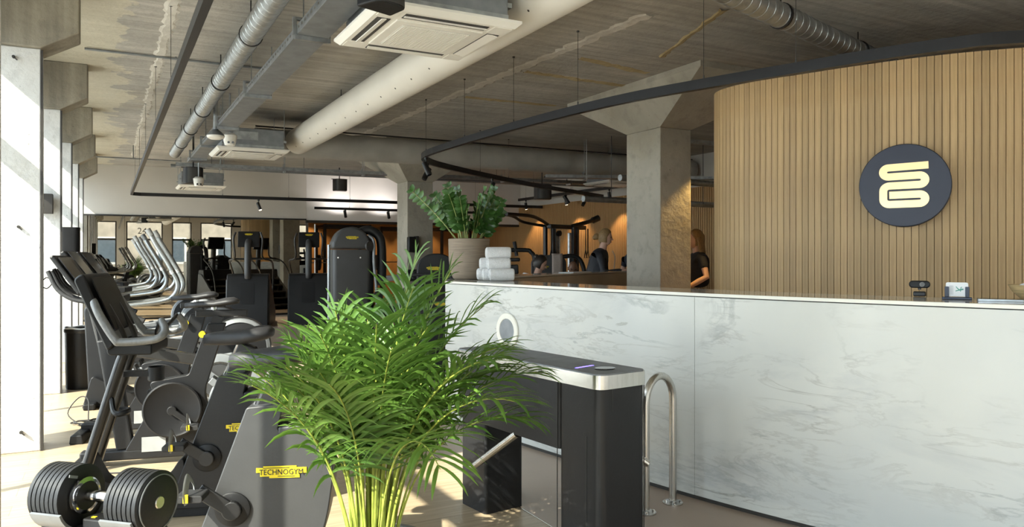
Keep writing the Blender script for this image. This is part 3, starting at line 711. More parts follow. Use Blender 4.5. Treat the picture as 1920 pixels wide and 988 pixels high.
# dome lamp and detector below the tray
t = thing('dome_lamp', 'round white dome lamp below the second cassette', 'lamp', (1.12,9.55,2.83))
obj('dome', MB().lathe([(.02,-.035),(.06,-.03),(.095,-.012),(.10,.0),(.10,.012)], 28), 'white_ac', t, smooth=True)
obj('reflector', MB().lathe([(.104,.012),(.075,.05),(.03,.085),(.02,CZ-2.83)], 28), 'galv', t, smooth=True)
for lc, lb in (((1.32,9.85,2.86), 'white cone-shaped detector beside the second cassette'), ((1.28,13.1,2.62), 'white cone-shaped detector under the black speaker')):
    t = thing('ceiling_detector', lb, 'detector', lc)
    obj('housing', MB().lathe([(.02,-.09),(.06,-.08),(.075,-.03),(.085,.04),(.05,.07)], 24), 'white_ac', t, smooth=True)
    obj('stem', MB().cyl((0,0,.07), (0,0,CZ-lc[2] if lc[1] < 10 else .30), .012, 8), 'galv', t)
    for s_ in (-1, 1): obj('lens', MB().cyl((s_*.025,-.062,-.05), (s_*.025,-.074,-.052), .014, 10), 'screen', t)
# dark wall panel and dispenser on the piers
t = thing('wall_speaker', 'small dark box fixed to the side of the second white pier', 'box', (-.58,9.06,1.95))
obj('box', MB().box((.02,-.06,0), (.13,.10,.20)), 'frame_dark', t, bevel=.006); obj('back_plate', MB().box((.0,.0,0), (.10,.05,.16)), 'black_metal', t)
t = thing('paper_dispenser', 'black wall dispenser above the waste bin', 'dispenser', (-.46,11.66,1.36))
obj('cover', MB().prism(fillet([(-.13,0,.01),(.13,0,.01),(.13,-.17,.09),(-.13,-.17,.09)], .03), 0, .44, XY), 'black_plastic', t, bevel=.015, smooth=True)
obj('chute', MB().lathe([(.03,-.05),(.06,-.02),(.07,.0)], 16, (0,-.09,0)), 'black_metal', t, smooth=True)
obj('bracket', MB().box((-.02,.008,.2), (.12,.02,.2)), 'black_metal', t)
t = thing('waste_bin', 'black waste bin with a liner bag by the window pier', 'bin', (-.25,9.40,0))
obj('body', MB().lathe([(.15,0),(.155,.02),(.165,.60),(.168,.62)], 32, capt=False), 'black_plastic', t, smooth=True)
obj('rim', MB().lathe([(.168,.60),(.175,.61),(.175,.64),(.155,.645),(.15,.62)], 32, capb=False, capt=False), 'black_metal', t, smooth=True)
obj('liner_bag', MB().tube([(.165*math.cos(a), .165*math.sin(a), .648 + .006*math.sin(5*a)) for a in [2*math.pi*i/40 for i in range(40)]], .010, 8, True), 'bag_white', t, smooth=True)
obj('lid', MB().lathe([(.155,.50),(.15,.505)], 32), 'vent_dark', t)

# ================================================================== GYM MACHINES
# local axes: x forward (the way the user faces), y left, z up
def badge(parent, w_, c, rot, plate='yellow'):
    h = w_*.24; P = [(-.5,.36),(-.36,.36),(-.36,.5),(.30,.5),(.30,.36),(.5,.36),(.5,-.12),(.36,-.12),(.36,-.5),(-.24,-.5),(-.24,-.36),(-.42,-.36),(-.42,-.02),(-.5,-.02)]
    Rm = eul(rot)
    me = MB().prism([(p[0]*w_, p[1]*h) for p in P], 0, .003, XY).mesh('badge'); me.transform(Rm.to_4x4())
    o = obj('badge', me, plate, parent); o.location = c
    t_ = text_mesh('TECHNOGYM', w_*.140, .0008); t_.transform(Matrix.Diagonal((1.0, 1.15, 1, 1))); t_.transform(Matrix.Translation((0, -w_*.004, .0042))); t_.transform(Rm.to_4x4())
    obj('lettering', t_, 'ink', o)
    ln = MB().box((-.10*w_, .085*w_, .0042), (.52*w_, .012*w_, .0012)).box((.10*w_, -.085*w_, .0042), (.34*w_, .012*w_, .0012)).mesh('rule'); ln.transform(Rm.to_4x4()); obj('rule', ln, 'ink', o)
    return o
LEFT = (R(90), 0, R(180)); 
def both(f):
    for s_ in (-1, 1): f(s_)
def strap_pedal(t, base, s_, y0):
    p = obj('pedal', MB().prism(fillet([(base[0]-.05,base[1]-.018),(base[0]+.06,base[1]-.018),(base[0]+.06,base[1]+.012),(base[0]-.05,base[1]+.012)], .012), y0*s_, (y0+.10)*s_, XZ), 'rubber', t, bevel=.003)
    obj('pedal_strap', MB().tube(smooth_path([(base[0]+.01, y0*s_+.005*s_, base[1]-.02),(base[0]+.015, (y0-.005)*s_, base[1]+.03),(base[0]+.02,(y0+.05)*s_, base[1]+.075),(base[0]+.015,(y0+.103)*s_, base[1]+.03),(base[0]+.01,(y0+.10)*s_, base[1]-.02)], 5), .018, 8, sx=.18), 'label_grey', p, smooth=True)
    obj('buckle', MB().box((base[0]+.012,(y0+.112)*s_,base[1]+.005), (.020,.006,.034)), 'yellow', p)
def upright_bike(label, front=True, light=True):
    t = thing('exercise_bike', label, 'exercise bike', group='upright exercise bikes in the front row')
    hm = 'charcoal' if light else 'dark_housing'
    # housing with slanted seat shroud
    prof = [(.215,.05,.02),(.150,.20,.03),(.055,.46,.02),(-.055,.76,.012),(-.215,.775,.012),(-.185,.655,.02),(-.30,.665,.09),(-.395,.60,.07),(-.43,.48,.05),(-.40,.26,.08),(-.33,.05,.02)]
    obj('housing', MB().prism(fillet(prof, .03), -.085, .085, XZ), hm, t, bevel=.018, smooth=True, seg=3)
    obj('top_cap', MB().prism(fillet([(-.19,.640,.01),(-.19,.672,.01),(-.30,.682,.08),(-.405,.612,.06),(-.385,.585,.01),(-.30,.640,.05)], .01), -.088, .088, XZ), hm, t, bevel=.01, smooth=True)
    obj('base_frame', MB().prism(fillet([(.78,.0,.01),(-.42,.0,.01),(-.42,.06,.02),(.10,.06,.02),(.13,.34,.05),(.22,.20,.09),(.60,.20,.06),(.70,.36,.02),(.78,.30,.02)] if front else [(.30,.0,.01),(-.42,.0,.01),(-.42,.06,.02),(.30,.06,.02)], .02), -.06, .06, XZ), 'dark_housing', t, bevel=.012, smooth=True)
    for x, hw in (((.72,.26),(-.40,.24)) if front else ((-.40,.24),(.26,.2))):
        obj('foot_bar', MB().prism(fillet([(x-.05,0),(x+.05,0),(x+.045,.055),(x-.045,.055)], .015), -hw, hw, XZ), 'black_plastic', t, bevel=.01)
    # seat
    obj('seat_post', MB().bar((-.12,0,.72), (-.205,0,.925), .075, .10, (1,0,0)), 'black_metal', t, bevel=.01)
    obj('post_scale', MB().bar((-.065,0,.745), (-.142,0,.925), .03, .006, (1,0,0)), 'chrome', t)
    sp = []
    sd = MB(); K = [(.03,.045,.955,.030),(-.02,.06,.962,.036),(-.09,.085,.965,.040),(-.17,.12,.972,.042),(-.25,.135,.985,.042),(-.31,.12,.992,.036),(-.335,.08,.99,.02)]
    V = []; n = 16
    for x, hw, zc, hh in K:
        for k in range(n):
            a = 2*math.pi*k/n; cx = abs(math.cos(a))**.7*math.copysign(1, math.cos(a)); cz = abs(math.sin(a))**.8*math.copysign(1, math.sin(a))
            V.append((x, hw*cx, zc + hh*cz))
    sd.add(V, [(i*n+k, i*n+(k+1)%n, (i+1)*n+(k+1)%n, (i+1)*n+k) for i in range(len(K)-1) for k in range(n)] + [tuple(range(n-1,-1,-1)), tuple((len(K)-1)*n+k for k in range(n))])
    obj('seat', sd, 'pad', t, smooth=2)
    # cranks, hub and pedals
    for s_ in (-1, 1):
        obj('hub_ring', MB().lathe([(.068,0),(.074,.004),(.074,.012),(.066,.016)], 32, (0,.085*s_,.323), eul((R(-90*s_),0,0))), 'black_plastic', t, smooth=True)
        k = s_; tip = Vector((.135*k, .118*s_, .323 + .095*k))
        c = obj('crank', MB().bar((-.02*k,.112*s_,.31), tip, .020, .062, (0,0,1)).cyl((0,.085*s_,.323), (0,.124*s_,.323), .042, 20), 'black_metal', t, bevel=.006)
        strap_pedal(t, (tip.x, tip.z), s_, .14)
    badge(t, .215, (-.205,.0865,.478), LEFT); badge(t, .215, (-.205,-.0865,.478), (R(90),0,0))
    if front:
        for s_ in (-1, 1):
            obj('front_tube', MB().tube(smooth_path([(.755,.085*s_,.16),(.735,.085*s_,.22),(.60,.085*s_,.58),(.50,.085*s_,.84),(.475,.085*s_,.90),(.50,.085*s_,.97),(.58,.085*s_,1.06),(.70,.085*s_,1.18)], 5), .033, 14, sx=.9), 'tube_gloss', t, smooth=True)
        con = obj('console', MB().prism(fillet([(.50,.955,.02),(.535,.925,.02),(.86,1.30,.03),(.81,1.335,.03)], .02), -.20, .20, XZ), 'black_plastic', t, bevel=.012, smooth=True)
        d = Vector((.315,0,.375)).normalized(); nn = Vector((-d.z,0,d.x))
        obj('console_screen', MB().bar(Vector((.545,0,1.025)) + nn*.016, Vector((.775,0,1.295)) + nn*.016, .34, .006, nn), 'screen', con)
        obj('console_trim', MB().bar(Vector((.505,0,.97)) + nn*.014, Vector((.545,0,1.016)) + nn*.014, .36, .012, nn), 'galv_grey', con)
        obj('bottle_tray', MB().prism(fillet([(.275,.90,.015),(.55,.90,.03),(.55,.97,.02),(.275,.955,.01)], .01), -.17, .17, XZ), 'black_plastic', t, bevel=.015, smooth=True)
        for s_ in (-1, 1):
            obj('handlebar', MB().tube(smooth_path([(.70,.205*s_,1.19),(.62,.235*s_,1.11),(.49,.25*s_,.995),(.44,.25*s_,.978),(.27,.25*s_,.985),(.20,.245*s_,1.0),(.185,.215*s_,1.035),(.215,.18*s_,1.085)], 6), [.018] + [.021]*41 + [.019], 12), 'grip', t, smooth=True)
        obj('bar_bridge', MB().tube([(.215,.18,1.085),(.27,.10,1.02),(.30,.0,.97),(.27,-.10,1.02),(.215,-.18,1.085)], .012, 8), 'tube_gloss', t, smooth=True)
        obj('bottle_holder', MB().lathe([(.048,0),(.052,.004),(.052,.075),(.046,.075),(.046,.006)], 20, (.30,.0,.74), None, True, False).bar((.50,0,.78), (.345,0,.78), .05, .03), 'black_plastic', t, smooth=True)
        obj('side_holder', MB().tube(smooth_path([(.545,.10,.66),(.50,.17,.60),(.44,.17,.60),(.44,.10,.60),(.50,.08,.60)], 4), .016, 8), 'black_plastic', t, smooth=True)
    return t
def pull_back(t):
    for c in t.children_recursive:
        if c.name.split('.')[0] in ('front_tube','console','console_screen','console_trim','bottle_tray','handlebar','bar_bridge','bottle_holder','side_holder','base_frame') :
            for v in c.data.vertices:
                if v.co.x > .2: v.co.x = .2 + (v.co.x - .2)*.80
                if v.co.z > .93: v.co.x -= .26*(v.co.z - .93)*min(1, max(0, (v.co.x - .25)/.15))
        elif c.name.split('.')[0] == 'foot_bar':
            for v in c.data.vertices:
                if v.co.x > .2: v.co.x -= .10
b = upright_bike('dark exercise bike with tall twin-tube front post and handlebar, second nearest', True, False); b.location = (.50,4.50,0); b.rotation_euler.z = R(163); pull_back(b)
b = upright_bike('grey exercise bike housing with yellow badge beside the palm, nearest the camera', False, True); b.location = (.51,3.55,0); b.rotation_euler.z = R(158)

def indoor_cycle(label):
    t = thing('indoor_cycle', label, 'exercise bike', group='black indoor cycles behind the upright bikes')
    obj('base_rail', MB().box((0,0,.075), (1.15,.09,.07)), 'dark_housing', t, bevel=.012)
    for x in (.55,-.55): obj('foot_bar', MB().prism(fillet([(x-.05,0),(x+.05,0),(x+.04,.07),(x-.04,.07)], .015), -.27, .27, XZ), 'black_plastic', t, bevel=.01)
    obj('frame', MB().prism(fillet([(.30,.10,.02),(.10,.46,.05),(.16,.56,.05),(-.10,.60,.02),(-.22,.95,.01),(-.34,.95,.01),(-.20,.48,.05),(-.28,.10,.02)], .03), -.045, .045, XZ), 'dark_housing', t, bevel=.012, smooth=True)
    obj('front_post', MB().bar((.30,0,.11), (.42,0,.86), .07, .11, (1,0,0)), 'dark_housing', t, bevel=.012)
    obj('cross_arm', MB().bar((-.15,0,.70), (.40,0,.80), .06, .075), 'tube_gloss', t, bevel=.01)
    for s_ in (-1, 1):
        ds = obj('drive_disc', MB().lathe([(.18,0),(.19,.006),(.19,.022),(.18,.026),(.165,.018),(.02,.018)], 40, (0,.055*s_,.37), eul((R(-90*s_),0,0))), 'black_plastic', t, smooth=True)
        k = s_; tip = Vector((-.13*k,.10*s_,.37-.10*k)); obj('crank', MB().bar((.02*k,.095*s_,.385), tip, .018, .036).cyl((0,.07*s_,.37), (0,.105*s_,.37), .03, 16), 'black_metal', t, bevel=.004)
        strap_pedal(t, (tip.x, tip.z), s_, .115)
    fw = obj('flywheel', MB().lathe([(.205,-.03),(.215,-.025),(.215,.025),(.205,.03)], 44, (-.44,0,.40), eul((R(90),0,0))), 'galv_grey', t, smooth=True)
    for s_ in (-1, 1):
        obj('flywheel_ring', MB().lathe([(.135,.0),(.137,.006),(.155,.006),(.157,.0)], 40, (-.44,.030*s_,.40), eul((R(-90*s_),0,0)), False, False), 'steel', fw, smooth=True)
        obj('flywheel_cover', MB().lathe([(.134,0),(.130,.004)], 40, (-.44,.030*s_,.40), eul((R(-90*s_),0,0))), 'charcoal', fw, smooth=True)
    obj('flywheel_stay', MB().bar((-.44,.05,.40), (-.24,.05,.56), .012, .05).bar((-.44,-.05,.40), (-.24,-.05,.56), .012, .05), 'galv_grey', t, bevel=.004)
    badge(fw, .09, (-.44,.0348,.40), LEFT, 'grey_print')
    obj('warning_label', MB().box((.12,.0465,.14), (.15,.002,.10)), 'label_grey', t)
    obj('seat_post', MB().bar((-.24,0,.85), (-.29,0,1.0), .055, .07, (1,0,0)), 'black_metal', t)
    obj('seat_slider', MB().box((-.31,0,1.02), (.34,.05,.045)), 'black_metal', t, bevel=.006)
    sd = MB(); K = [(.07,.022,1.075,.018),(-.02,.030,1.082,.022),(-.12,.055,1.085,.025),(-.20,.095,1.10,.028),(-.25,.10,1.105,.026),(-.285,.07,1.10,.014)]; n = 14
    sd.add([(x-.14, hw*math.cos(2*math.pi*k/n), zc + hh*math.sin(2*math.pi*k/n)) for x, hw, zc, hh in K for k in range(n)], [(i*n+k, i*n+(k+1)%n, (i+1)*n+(k+1)%n, (i+1)*n+k) for i in range(len(K)-1) for k in range(n)] + [tuple(range(n-1,-1,-1)), tuple((len(K)-1)*n+k for k in range(n))])
    obj('saddle', sd, 'pad', t, smooth=2)
    obj('saddle_clamp', MB().cyl((-.26,0,1.04), (-.26,0,1.075), .02, 12), 'chrome', t)
    obj('adjust_knob', MB().cyl((-.19,.05,.88), (-.19,.085,.88), .022, 12), 'yellow', t)
    obj('bar_post', MB().bar((.41,0,.82), (.455,0,1.10), .05, .07, (1,0,0)), 'black_metal', t)
    for s_ in (-1, 1):
        obj('handlebar', MB().tube(smooth_path([(.46,0,1.10),(.46,.10*s_,1.10),(.44,.19*s_,1.10),(.36,.21*s_,1.07),(.30,.20*s_,1.00),(.22,.19*s_,.96)], 5), .019, 12), 'rubber', t, smooth=True)
        obj('aero_bar', MB().tube(smooth_path([(.46,.06*s_,1.11),(.60,.06*s_,1.13),(.70,.05*s_,1.20),(.76,.04*s_,1.32)], 5), .014, 10), 'rubber', t, smooth=True)
    c = obj('console', MB().bar((.55,0,1.17), (.72,0,1.42), .25, .03, (-1,0,.7)), 'black_plastic', t, bevel=.01)
    obj('console_screen', MB().bar((.535,0,1.20), (.68,0,1.41), .22, .006, (-1,0,.7)), 'screen', c)
    obj('device_arm', MB().bar((.46,0,1.12), (.60,0,1.25), .03, .02), 'black_metal', t)
    return t
for y, x, lb in ((5.72,.40,'black indoor cycle with drive disc just behind the twin-tube bike'), (6.72,.38,'black indoor cycle farther back beside the waste bin')):
    b = indoor_cycle(lb); b.location = (x,y,0); b.rotation_euler.z = R(168)

# cross trainers with long silver arms
def cross_trainer(label):
    t = thing('cross_trainer', label, 'cross trainer', group='cross trainers with silver arms in the window row')
    obj('base', MB().prism(fillet([(.70,.0,.01),(-.95,.0,.01),(-.95,.16,.06),(.30,.12,.02),(.62,.30,.04)], .02), -.16, .16, XZ), 'dark_housing', t, bevel=.015, smooth=True)
    for x in (.62,-.88): obj('foot_bar', MB().box((x,0,.03), (.10,.58,.06)), 'black_plastic', t, bevel=.012)
    for s_ in (-1, 1):
        wh = obj('wheel_housing', MB().lathe([(.30,-.08),(.305,.0),(.295,.04),(.255,.055),(.05,.06)], 44, (-.68,.08*s_,.50), eul((R(-90*s_),0,0))), 'dark_housing', t, smooth=True)
        obj('wheel_rim', MB().lathe([(.256,.05),(.262,.062),(.290,.050),(.300,.030)], 44, (-.68,.08*s_,.50), eul((R(-90*s_),0,0)), False, False), 'galv_grey', wh, smooth=True)
        obj('foot_rail', MB().bar((-.62,.21*s_,.44), (.45,.21*s_,.30), .05, .07), 'galv_grey', t, bevel=.01)
        obj('foot_plate', MB().prism(fillet([(-.12,.33),(.24,.33),(.26,.40),(.24,.40),(.22,.355),(-.12,.355)], .006), .13*s_, .29*s_, XZ), 'rubber', t, bevel=.004)
        obj('swing_arm', MB().tube(smooth_path([(.47,.29*s_,.32),(.53,.29*s_,.62),(.60,.28*s_,.92),(.66,.27*s_,1.14),(.78,.24*s_,1.38)], 6), .024, 12), 'tube_gloss', t, smooth=True)
        a = obj('long_arm', MB().tube(smooth_path([(.54,.27*s_,.935),(.30,.27*s_,.955),(.0,.275*s_,.995),(-.10,.28*s_,1.05),(-.13,.28*s_,1.16),(-.06,.28*s_,1.32),(.06,.27*s_,1.53),(.10,.265*s_,1.61)], 7), .024, 14), 'silver_tube', t, smooth=True)
        obj('arm_tip', MB().tube([(.10,.265*s_,1.61),(.135,.263*s_,1.672)], .0265, 12), 'grip', a, smooth=True)
        obj('collar', MB().tube([(-.09,.28*s_,1.255),(-.075,.28*s_,1.285)], .0285, 12), 'chrome', a, smooth=True)
    obj('column', MB().prism(fillet([(.66,.10,.02),(.36,.12,.02),(.50,.92,.03),(.62,1.02,.03),(.70,.92,.03)], .02), -.09, .09, XZ), 'dark_housing', t, bevel=.02, smooth=True)
    obj('tray', MB().prism(fillet([(.34,.985,.02),(.68,.985,.03),(.68,1.06,.02),(.34,1.05,.01)], .01), -.17, .17, XZ), 'black_plastic', t, bevel=.02, smooth=True)
    c = obj('console', MB().bar((.58,0,1.07), (.86,0,1.46), .40, .045, (-1,0,.7)), 'black_plastic', t, bevel=.012)
    obj('console_screen', MB().bar((.565,0,1.11), (.815,0,1.46), .35, .006, (-1,0,.7)), 'screen', c)
    return t
for i, y in enumerate((8.15, 10.15, 11.1, 12.05, 13.0)):
    b = cross_trainer('cross trainer with silver arms, %s in the row along the windows' % ('first and largest','second','third','fourth','fifth and farthest')[i]); b.location = (.50 + (.0,.05,-.04,.06,.0)[i],y,0); b.rotation_euler.z = R((171,166,173,168,170)[i])

# stair climbers, front hood toward the camera
def climber(label):
    t = thing('stair_climber', label, 'stair climber', group='stair climbers facing away from the mirror')
    hood = [(.70,0,.02),(.62,.55,.05),(.50,1.06,.07),(.20,1.06,.05),(.10,.50,.03),(.10,.0,.02)]
    h_ = obj('hood', MB().prism(fillet(hood, .04), -.40, .40, XZ), 'dark_housing', t, bevel=.03, smooth=True)
    obj('hood_recess', MB().bar((.640,0,.46), (.545,0,.88), .26, .012, (1,0,.2)), 'black_plastic', h_)
    for s_ in (-1, 1):
        obj('side_panel', MB().prism(fillet([(.55,0,.02),(-.75,0,.02),(-.75,.25,.05),(.30,.95,.05),(.50,.95,.03)], .03), (.36*s_ if s_ > 0 else -.42), (.42 if s_ > 0 else -.36), XZ), 'charcoal', t, bevel=.012, smooth=True)
        obj('hand_rail', MB().tube(smooth_path([(-.55,.37*s_,.40),(-.45,.40*s_,.95),(-.15,.42*s_,1.22),(.15,.40*s_,1.33),(.30,.30*s_,1.36),(.42,.26*s_,1.45),(.47,.28*s_,1.75),(.46,.24*s_,1.90)], 5), .020, 10), 'tube_gloss', t, smooth=True)
    obj('cup_shelf', MB().box((.20,0,1.36), (.16,.62,.035)), 'black_plastic', t, bevel=.012)
    obj('neck', MB().tube(smooth_path([(.52,0,.98),(.545,0,1.06),(.53,0,1.3),(.50,0,1.6),(.45,0,1.68),(.36,0,1.72)], 6), .065, 18), 'charcoal', t, smooth=True)
    c = obj('console', MB().prism(fillet([(.36,1.60,.02),(.42,1.60,.02),(.34,1.92,.02),(.28,1.92,.02)], .02), -.21, .21, XZ), 'black_plastic', t, bevel=.015, smooth=True)
    obj('console_screen', MB().bar((.34,0,1.63), (.275,0,1.90), .36, .006, (-1,0,0)), 'screen', c)
    badge(c, .15, (.379,0,1.86), (R(76),0,R(90)))
    for i in range(5):
        obj('step', MB().box((-.62 + .17*i, 0, .12 + .17*i), (.22,.68,.04)), 'rubber', t, bevel=.005)
    return t
b = climber('stair climber with curved neck, left one of the pair before the mirror'); b.location = (2.62,16.45,0); b.rotation_euler.z = R(-106)
b = climber('stair climber with curved neck, right one beside the tall weight tower'); b.location = (3.80,16.3,0); b.rotation_euler.z = R(-106)

# weight tower machine
t = thing('leg_machine', 'grey weight machine tower with curved lever arm and padded beam behind the palm', 'weight machine', (2.66,9.28,0), R(-8))
obj('tower', MB().prism(rrect(0,0,.46,.34,.05), .0, 1.50, XY), 'charcoal', t, smooth=True, bevel=.004)
obj('side_shroud', MB().prism(rrect(.20,.06,.16,.36,.04), .05, 1.45, XY), 'black_plastic', t, smooth=True)
cp = obj('top_cap', MB().prism([(-.235,1.505),(-.235,1.58)] + arc((0,1.555), .225, 165, 15, 12) + [(.235,1.58),(.235,1.505)], -.175, .175, XZ), 'charcoal', t, bevel=.03, smooth=True, seg=3)
badge(cp, .15, (0,-.178,1.645), (R(90),0,0))
for x in (-.17,.10): obj('screw', MB().cyl((x,-.171,1.40), (x,-.176,1.40), .010, 10), 'chrome', t)
obj('side_post', MB().cyl((-.265,-.05,.0), (-.265,-.05,1.56), .018, 12), 'silver_tube', t)
lv = obj('lever_arm', MB().tube(smooth_path([(.10,.0,1.70),(.22,-.02,1.745),(.34,-.04,1.68),(.38,-.05,1.55),(.385,-.05,1.2),(.37,-.05,1.05)], 7), .058, 16), 'dark_housing', t, smooth=True)
obj('drive_rod', MB().tube(smooth_path([(.20,-.12,1.68),(.27,-.14,1.60),(.27,-.15,1.35),(.30,-.16,1.0),(.31,-.16,.55)], 5), .020, 10), 'galv_grey', t, smooth=True)
obj('pulley', MB().lathe([(.055,-.015),(.066,-.012),(.066,.012),(.055,.015)], 24, (.205,-.20,1.54), eul((R(90),0,R(40)))), 'charcoal', t, smooth=True)
obj('lower_pulley', MB().lathe([(.055,-.015),(.066,-.012),(.066,.012),(.055,.015)], 24, (.31,-.20,.92), eul((R(90),0,R(20)))), 'charcoal', t, smooth=True)
obj('pad_arm', MB().bar((.38,-.06,1.13), (.78,-.10,1.17), .03, .075), 'galv_grey', t, bevel=.006)
obj('pad_plate', MB().box((.82,-.10,1.175), (.24,.025,.15)), 'dark_housing', t, bevel=.006)
obj('roller', MB().cyl((.80,-.115,1.18), (.80,-.19,1.18), .05, 20), 'pad', t)
obj('beam', MB().prism(fillet([(.34,.66,.03),(.74,.60,.03),(.74,.78,.05),(.34,.80,.04)], .03), -.12, .05, XZ), 'dark_housing', t, bevel=.03, smooth=True)
obj('beam_handle', MB().cyl((.62,-.14,.79), (.62,-.14,.70), .020, 12), 'rubber', t)
obj('base', MB().box((.25,.0,.04), (1.0,.5,.08)), 'dark_housing', t, bevel=.015)
obj('beam_leg', MB().box((.67,-.03,.34), (.10,.10,.54)), 'dark_housing', t, bevel=.01)
obj('release_lever', MB().bar((.50,-.14,.70), (.50,-.14,.52), .03, .012, (1,0,0)), 'yellow', t)
# seated machine beside the pot
t = thing('seated_press_machine', 'black seated weight machine with rounded shrouds left of the big plant pot', 'weight machine', (3.44,8.35,0), R(-20))
obj('base', MB().box((0,.1,.04), (.8,.9,.08)), 'dark_housing', t, bevel=.015)
sh = obj('front_shroud', MB().prism(fillet([(-.26,.08,.02),(.24,.08,.02),(.24,1.02,.12),(-.14,1.02,.12),(-.26,.70,.08)], .05), -.18, .02, XZ), 'dark_housing', t, bevel=.03, smooth=True, seg=3)
obj('shroud_panel', MB().prism(fillet([(-.17,.20,.02),(.19,.20,.02),(.19,.97,.09),(-.10,.97,.09),(-.17,.72,.06)], .05), -.192, -.178, XZ), 'black_plastic', sh, bevel=.005, smooth=True)
badge(sh, .15, (.04,-.193,.86), (R(90),0,0))
for x, z in ((-.06,.93),(.14,.93),(-.12,.66)): obj('screw', MB().cyl((x,-.192,z), (x,-.197,z), .009, 8), 'chrome', sh)
bk = obj('weight_cowl', MB().prism(fillet([(-.23,.08,.02),(.23,.08,.02),(.23,1.36,.12),(.10,1.45,.10),(-.10,1.45,.10),(-.23,1.34,.12)], .05), .22, .55, XZ), 'dark_housing', t, bevel=.03, smooth=True, seg=3)
badge(bk, .17, (-.03,.216,1.27), (R(90),0,0))
obj('seat_pad', MB().prism(fillet([(-.52,.70,.03),(-.10,.70,.03),(-.10,1.08,.08),(-.40,1.08,.14)], .05), -.14, .20, XZ), 'pad', t, bevel=.04, smooth=True, seg=3)
obj('seat_support', MB().box((-.30,.03,.39), (.14,.14,.64)), 'dark_housing', t, bevel=.01)
obj('handle_bar', MB().tube(smooth_path([(-.42,-.05,1.20),(-.18,-.05,1.20),(.10,-.05,1.20),(.16,-.05,1.18),(.17,-.05,1.06)], 4), .018, 10), 'rubber', t, smooth=True)
obj('handle_stem', MB().cyl((-.17,-.05,1.19), (-.17,-.02,1.02), .022, 10), 'black_metal', t)
obj('lift_rod', MB().cyl((.20,.30,.2), (.31,.05,1.02), .02, 10), 'galv_grey', t)

# dumbbell on its stand
t = thing('dumbbell', 'black adjustable dumbbell with chrome handle on a stand', 'dumbbell', (-.012,2.84,.625), R(-43))
Mx = eul((0, R(90), 0))
obj('handle', MB().lathe([(.0165,-.10),(.0185,-.05),(.0185,.05),(.0165,.10)], 20, (0,0,0), Mx), 'chrome', t, smooth=True)
for s_ in (-1, 1):
    obj('collar', MB().lathe([(.052,0),(.060,.004),(.060,.016),(.052,.02)], 32, (s_*.066,0,0), Mx if s_ > 0 else eul((0,R(-90),0))), 'chrome', t, smooth=True)
    obj('collar_face', MB().lathe([(.050,-.004),(.046,.0)], 32, (s_*.0655,0,0), eul((0,R(-90*s_),0))), 'black_plastic', t)
    for i in range(7):
        x0 = .088 + i*.0175
        obj('weight_plate', MB().lathe([(.096,0),(.1005,.002),(.1005,.0150),(.096,.0166)], 48, (s_*x0,0,0), Mx if s_ > 0 else eul((0,R(-90),0))), 'dark_housing', t, smooth=True)
    xe = .088 + 7*.0175
    obj('end_disc', MB().lathe([(.085,0),(.085,.004),(.080,.006)], 48, (s_*xe,0,0), Mx if s_ > 0 else eul((0,R(-90),0))), 'black_plastic', t, smooth=True)
    obj('end_ring', MB().lathe([(.086,.0),(.0895,.006),(.0865,.007)], 48, (s_*xe,0,0), Mx if s_ > 0 else eul((0,R(-90),0)), False, False), 'galv_grey', t, smooth=True)
    obj('center_cap', MB().lathe([(.020,.006),(.018,.009)], 24, (s_*xe,0,0), Mx if s_ > 0 else eul((0,R(-90),0))), 'steel', t, smooth=True)
obj('logo_plate', MB().box((-.0865,-.038,.070), (.003,.035,.009), (R(-20),0,0)), 'galv_grey', t)
t = thing('dumbbell_stand', 'black stand with cradle holding the dumbbell', 'stand', (-.012,2.84,-.08), R(-43))
for s_ in (-1, 1):
    obj('cradle', MB().prism(arc((0,.705), .112, 200, 340, 14) + arc((0,.705), .103, 340, 200, 14), s_*.135 - .06, s_*.135 + .06, YZ), 'galv_grey', t, smooth=True)
obj('bridge', MB().box((0,0,.60), (.40,.12,.016)), 'black_metal', t, bevel=.004)
obj('selector', MB().box((0,-.005,.625), (.10,.07,.035)), 'black_plastic', t, bevel=.006)
obj('selector_mark', MB().box((-.02,-.02,.6435), (.016,.010,.002)), 'yellow', t)
obj('post', MB().box((0,0,.345), (.10,.10,.50)), 'black_metal', t, bevel=.006)
obj('foot_plate', MB().box((0,0,.09), (.42,.36,.02)), 'black_metal', t, bevel=.004)
# dark bench end cutting the lower left corner
t = thing('floor_cable', 'coiled black cables and power brick on the sunny floor by the pier', 'cable', (-.1,5.62,0))
random.seed(3)
obj('power_brick', MB().box((.0,.02,.02), (.10,.06,.04)), 'black_plastic', t, bevel=.006)
obj('cable', MB().tube(smooth_path([(.05,.03,.02),(-.02,.10,.006),(-.14,.14,.006),(-.20,.08,.006),(-.12,.03,.006),(-.02,.06,.02),(-.06,.14,.05),(-.10,.08,.03),(-.04,.02,.006),(.10,-.03,.006),(.30,-.10,.006)], 6), .005, 6), 'rubber', t, smooth=True)
t = thing('floor_cable', 'tangle of black cables on the floor beside the waste bin', 'cable', (-.10,7.25,0))
pts = [(random.uniform(-.18,.18), random.uniform(-.10,.12), random.uniform(.006,.05)) for i in range(16)] + [(-.05,.1,.20),(-.12,.14,.22),(-.2,.1,.10),(-.1,.0,.006)]
obj('cable', MB().tube(smooth_path(pts, 5), .005, 6), 'rubber', t, smooth=True)
t = thing('floor_cable', 'thin black cable looped on the floor behind the dumbbell', 'cable', (-.25,4.55,0))
obj('cable', MB().tube(smooth_path([(-.12,.02,.006),(-.05,.06,.006),(.05,.05,.006),(.12,.0,.006),(.2,-.04,.006),(.3,.1,.006),(.45,.15,.006)], 6), .005, 6), 'rubber', t, smooth=True)

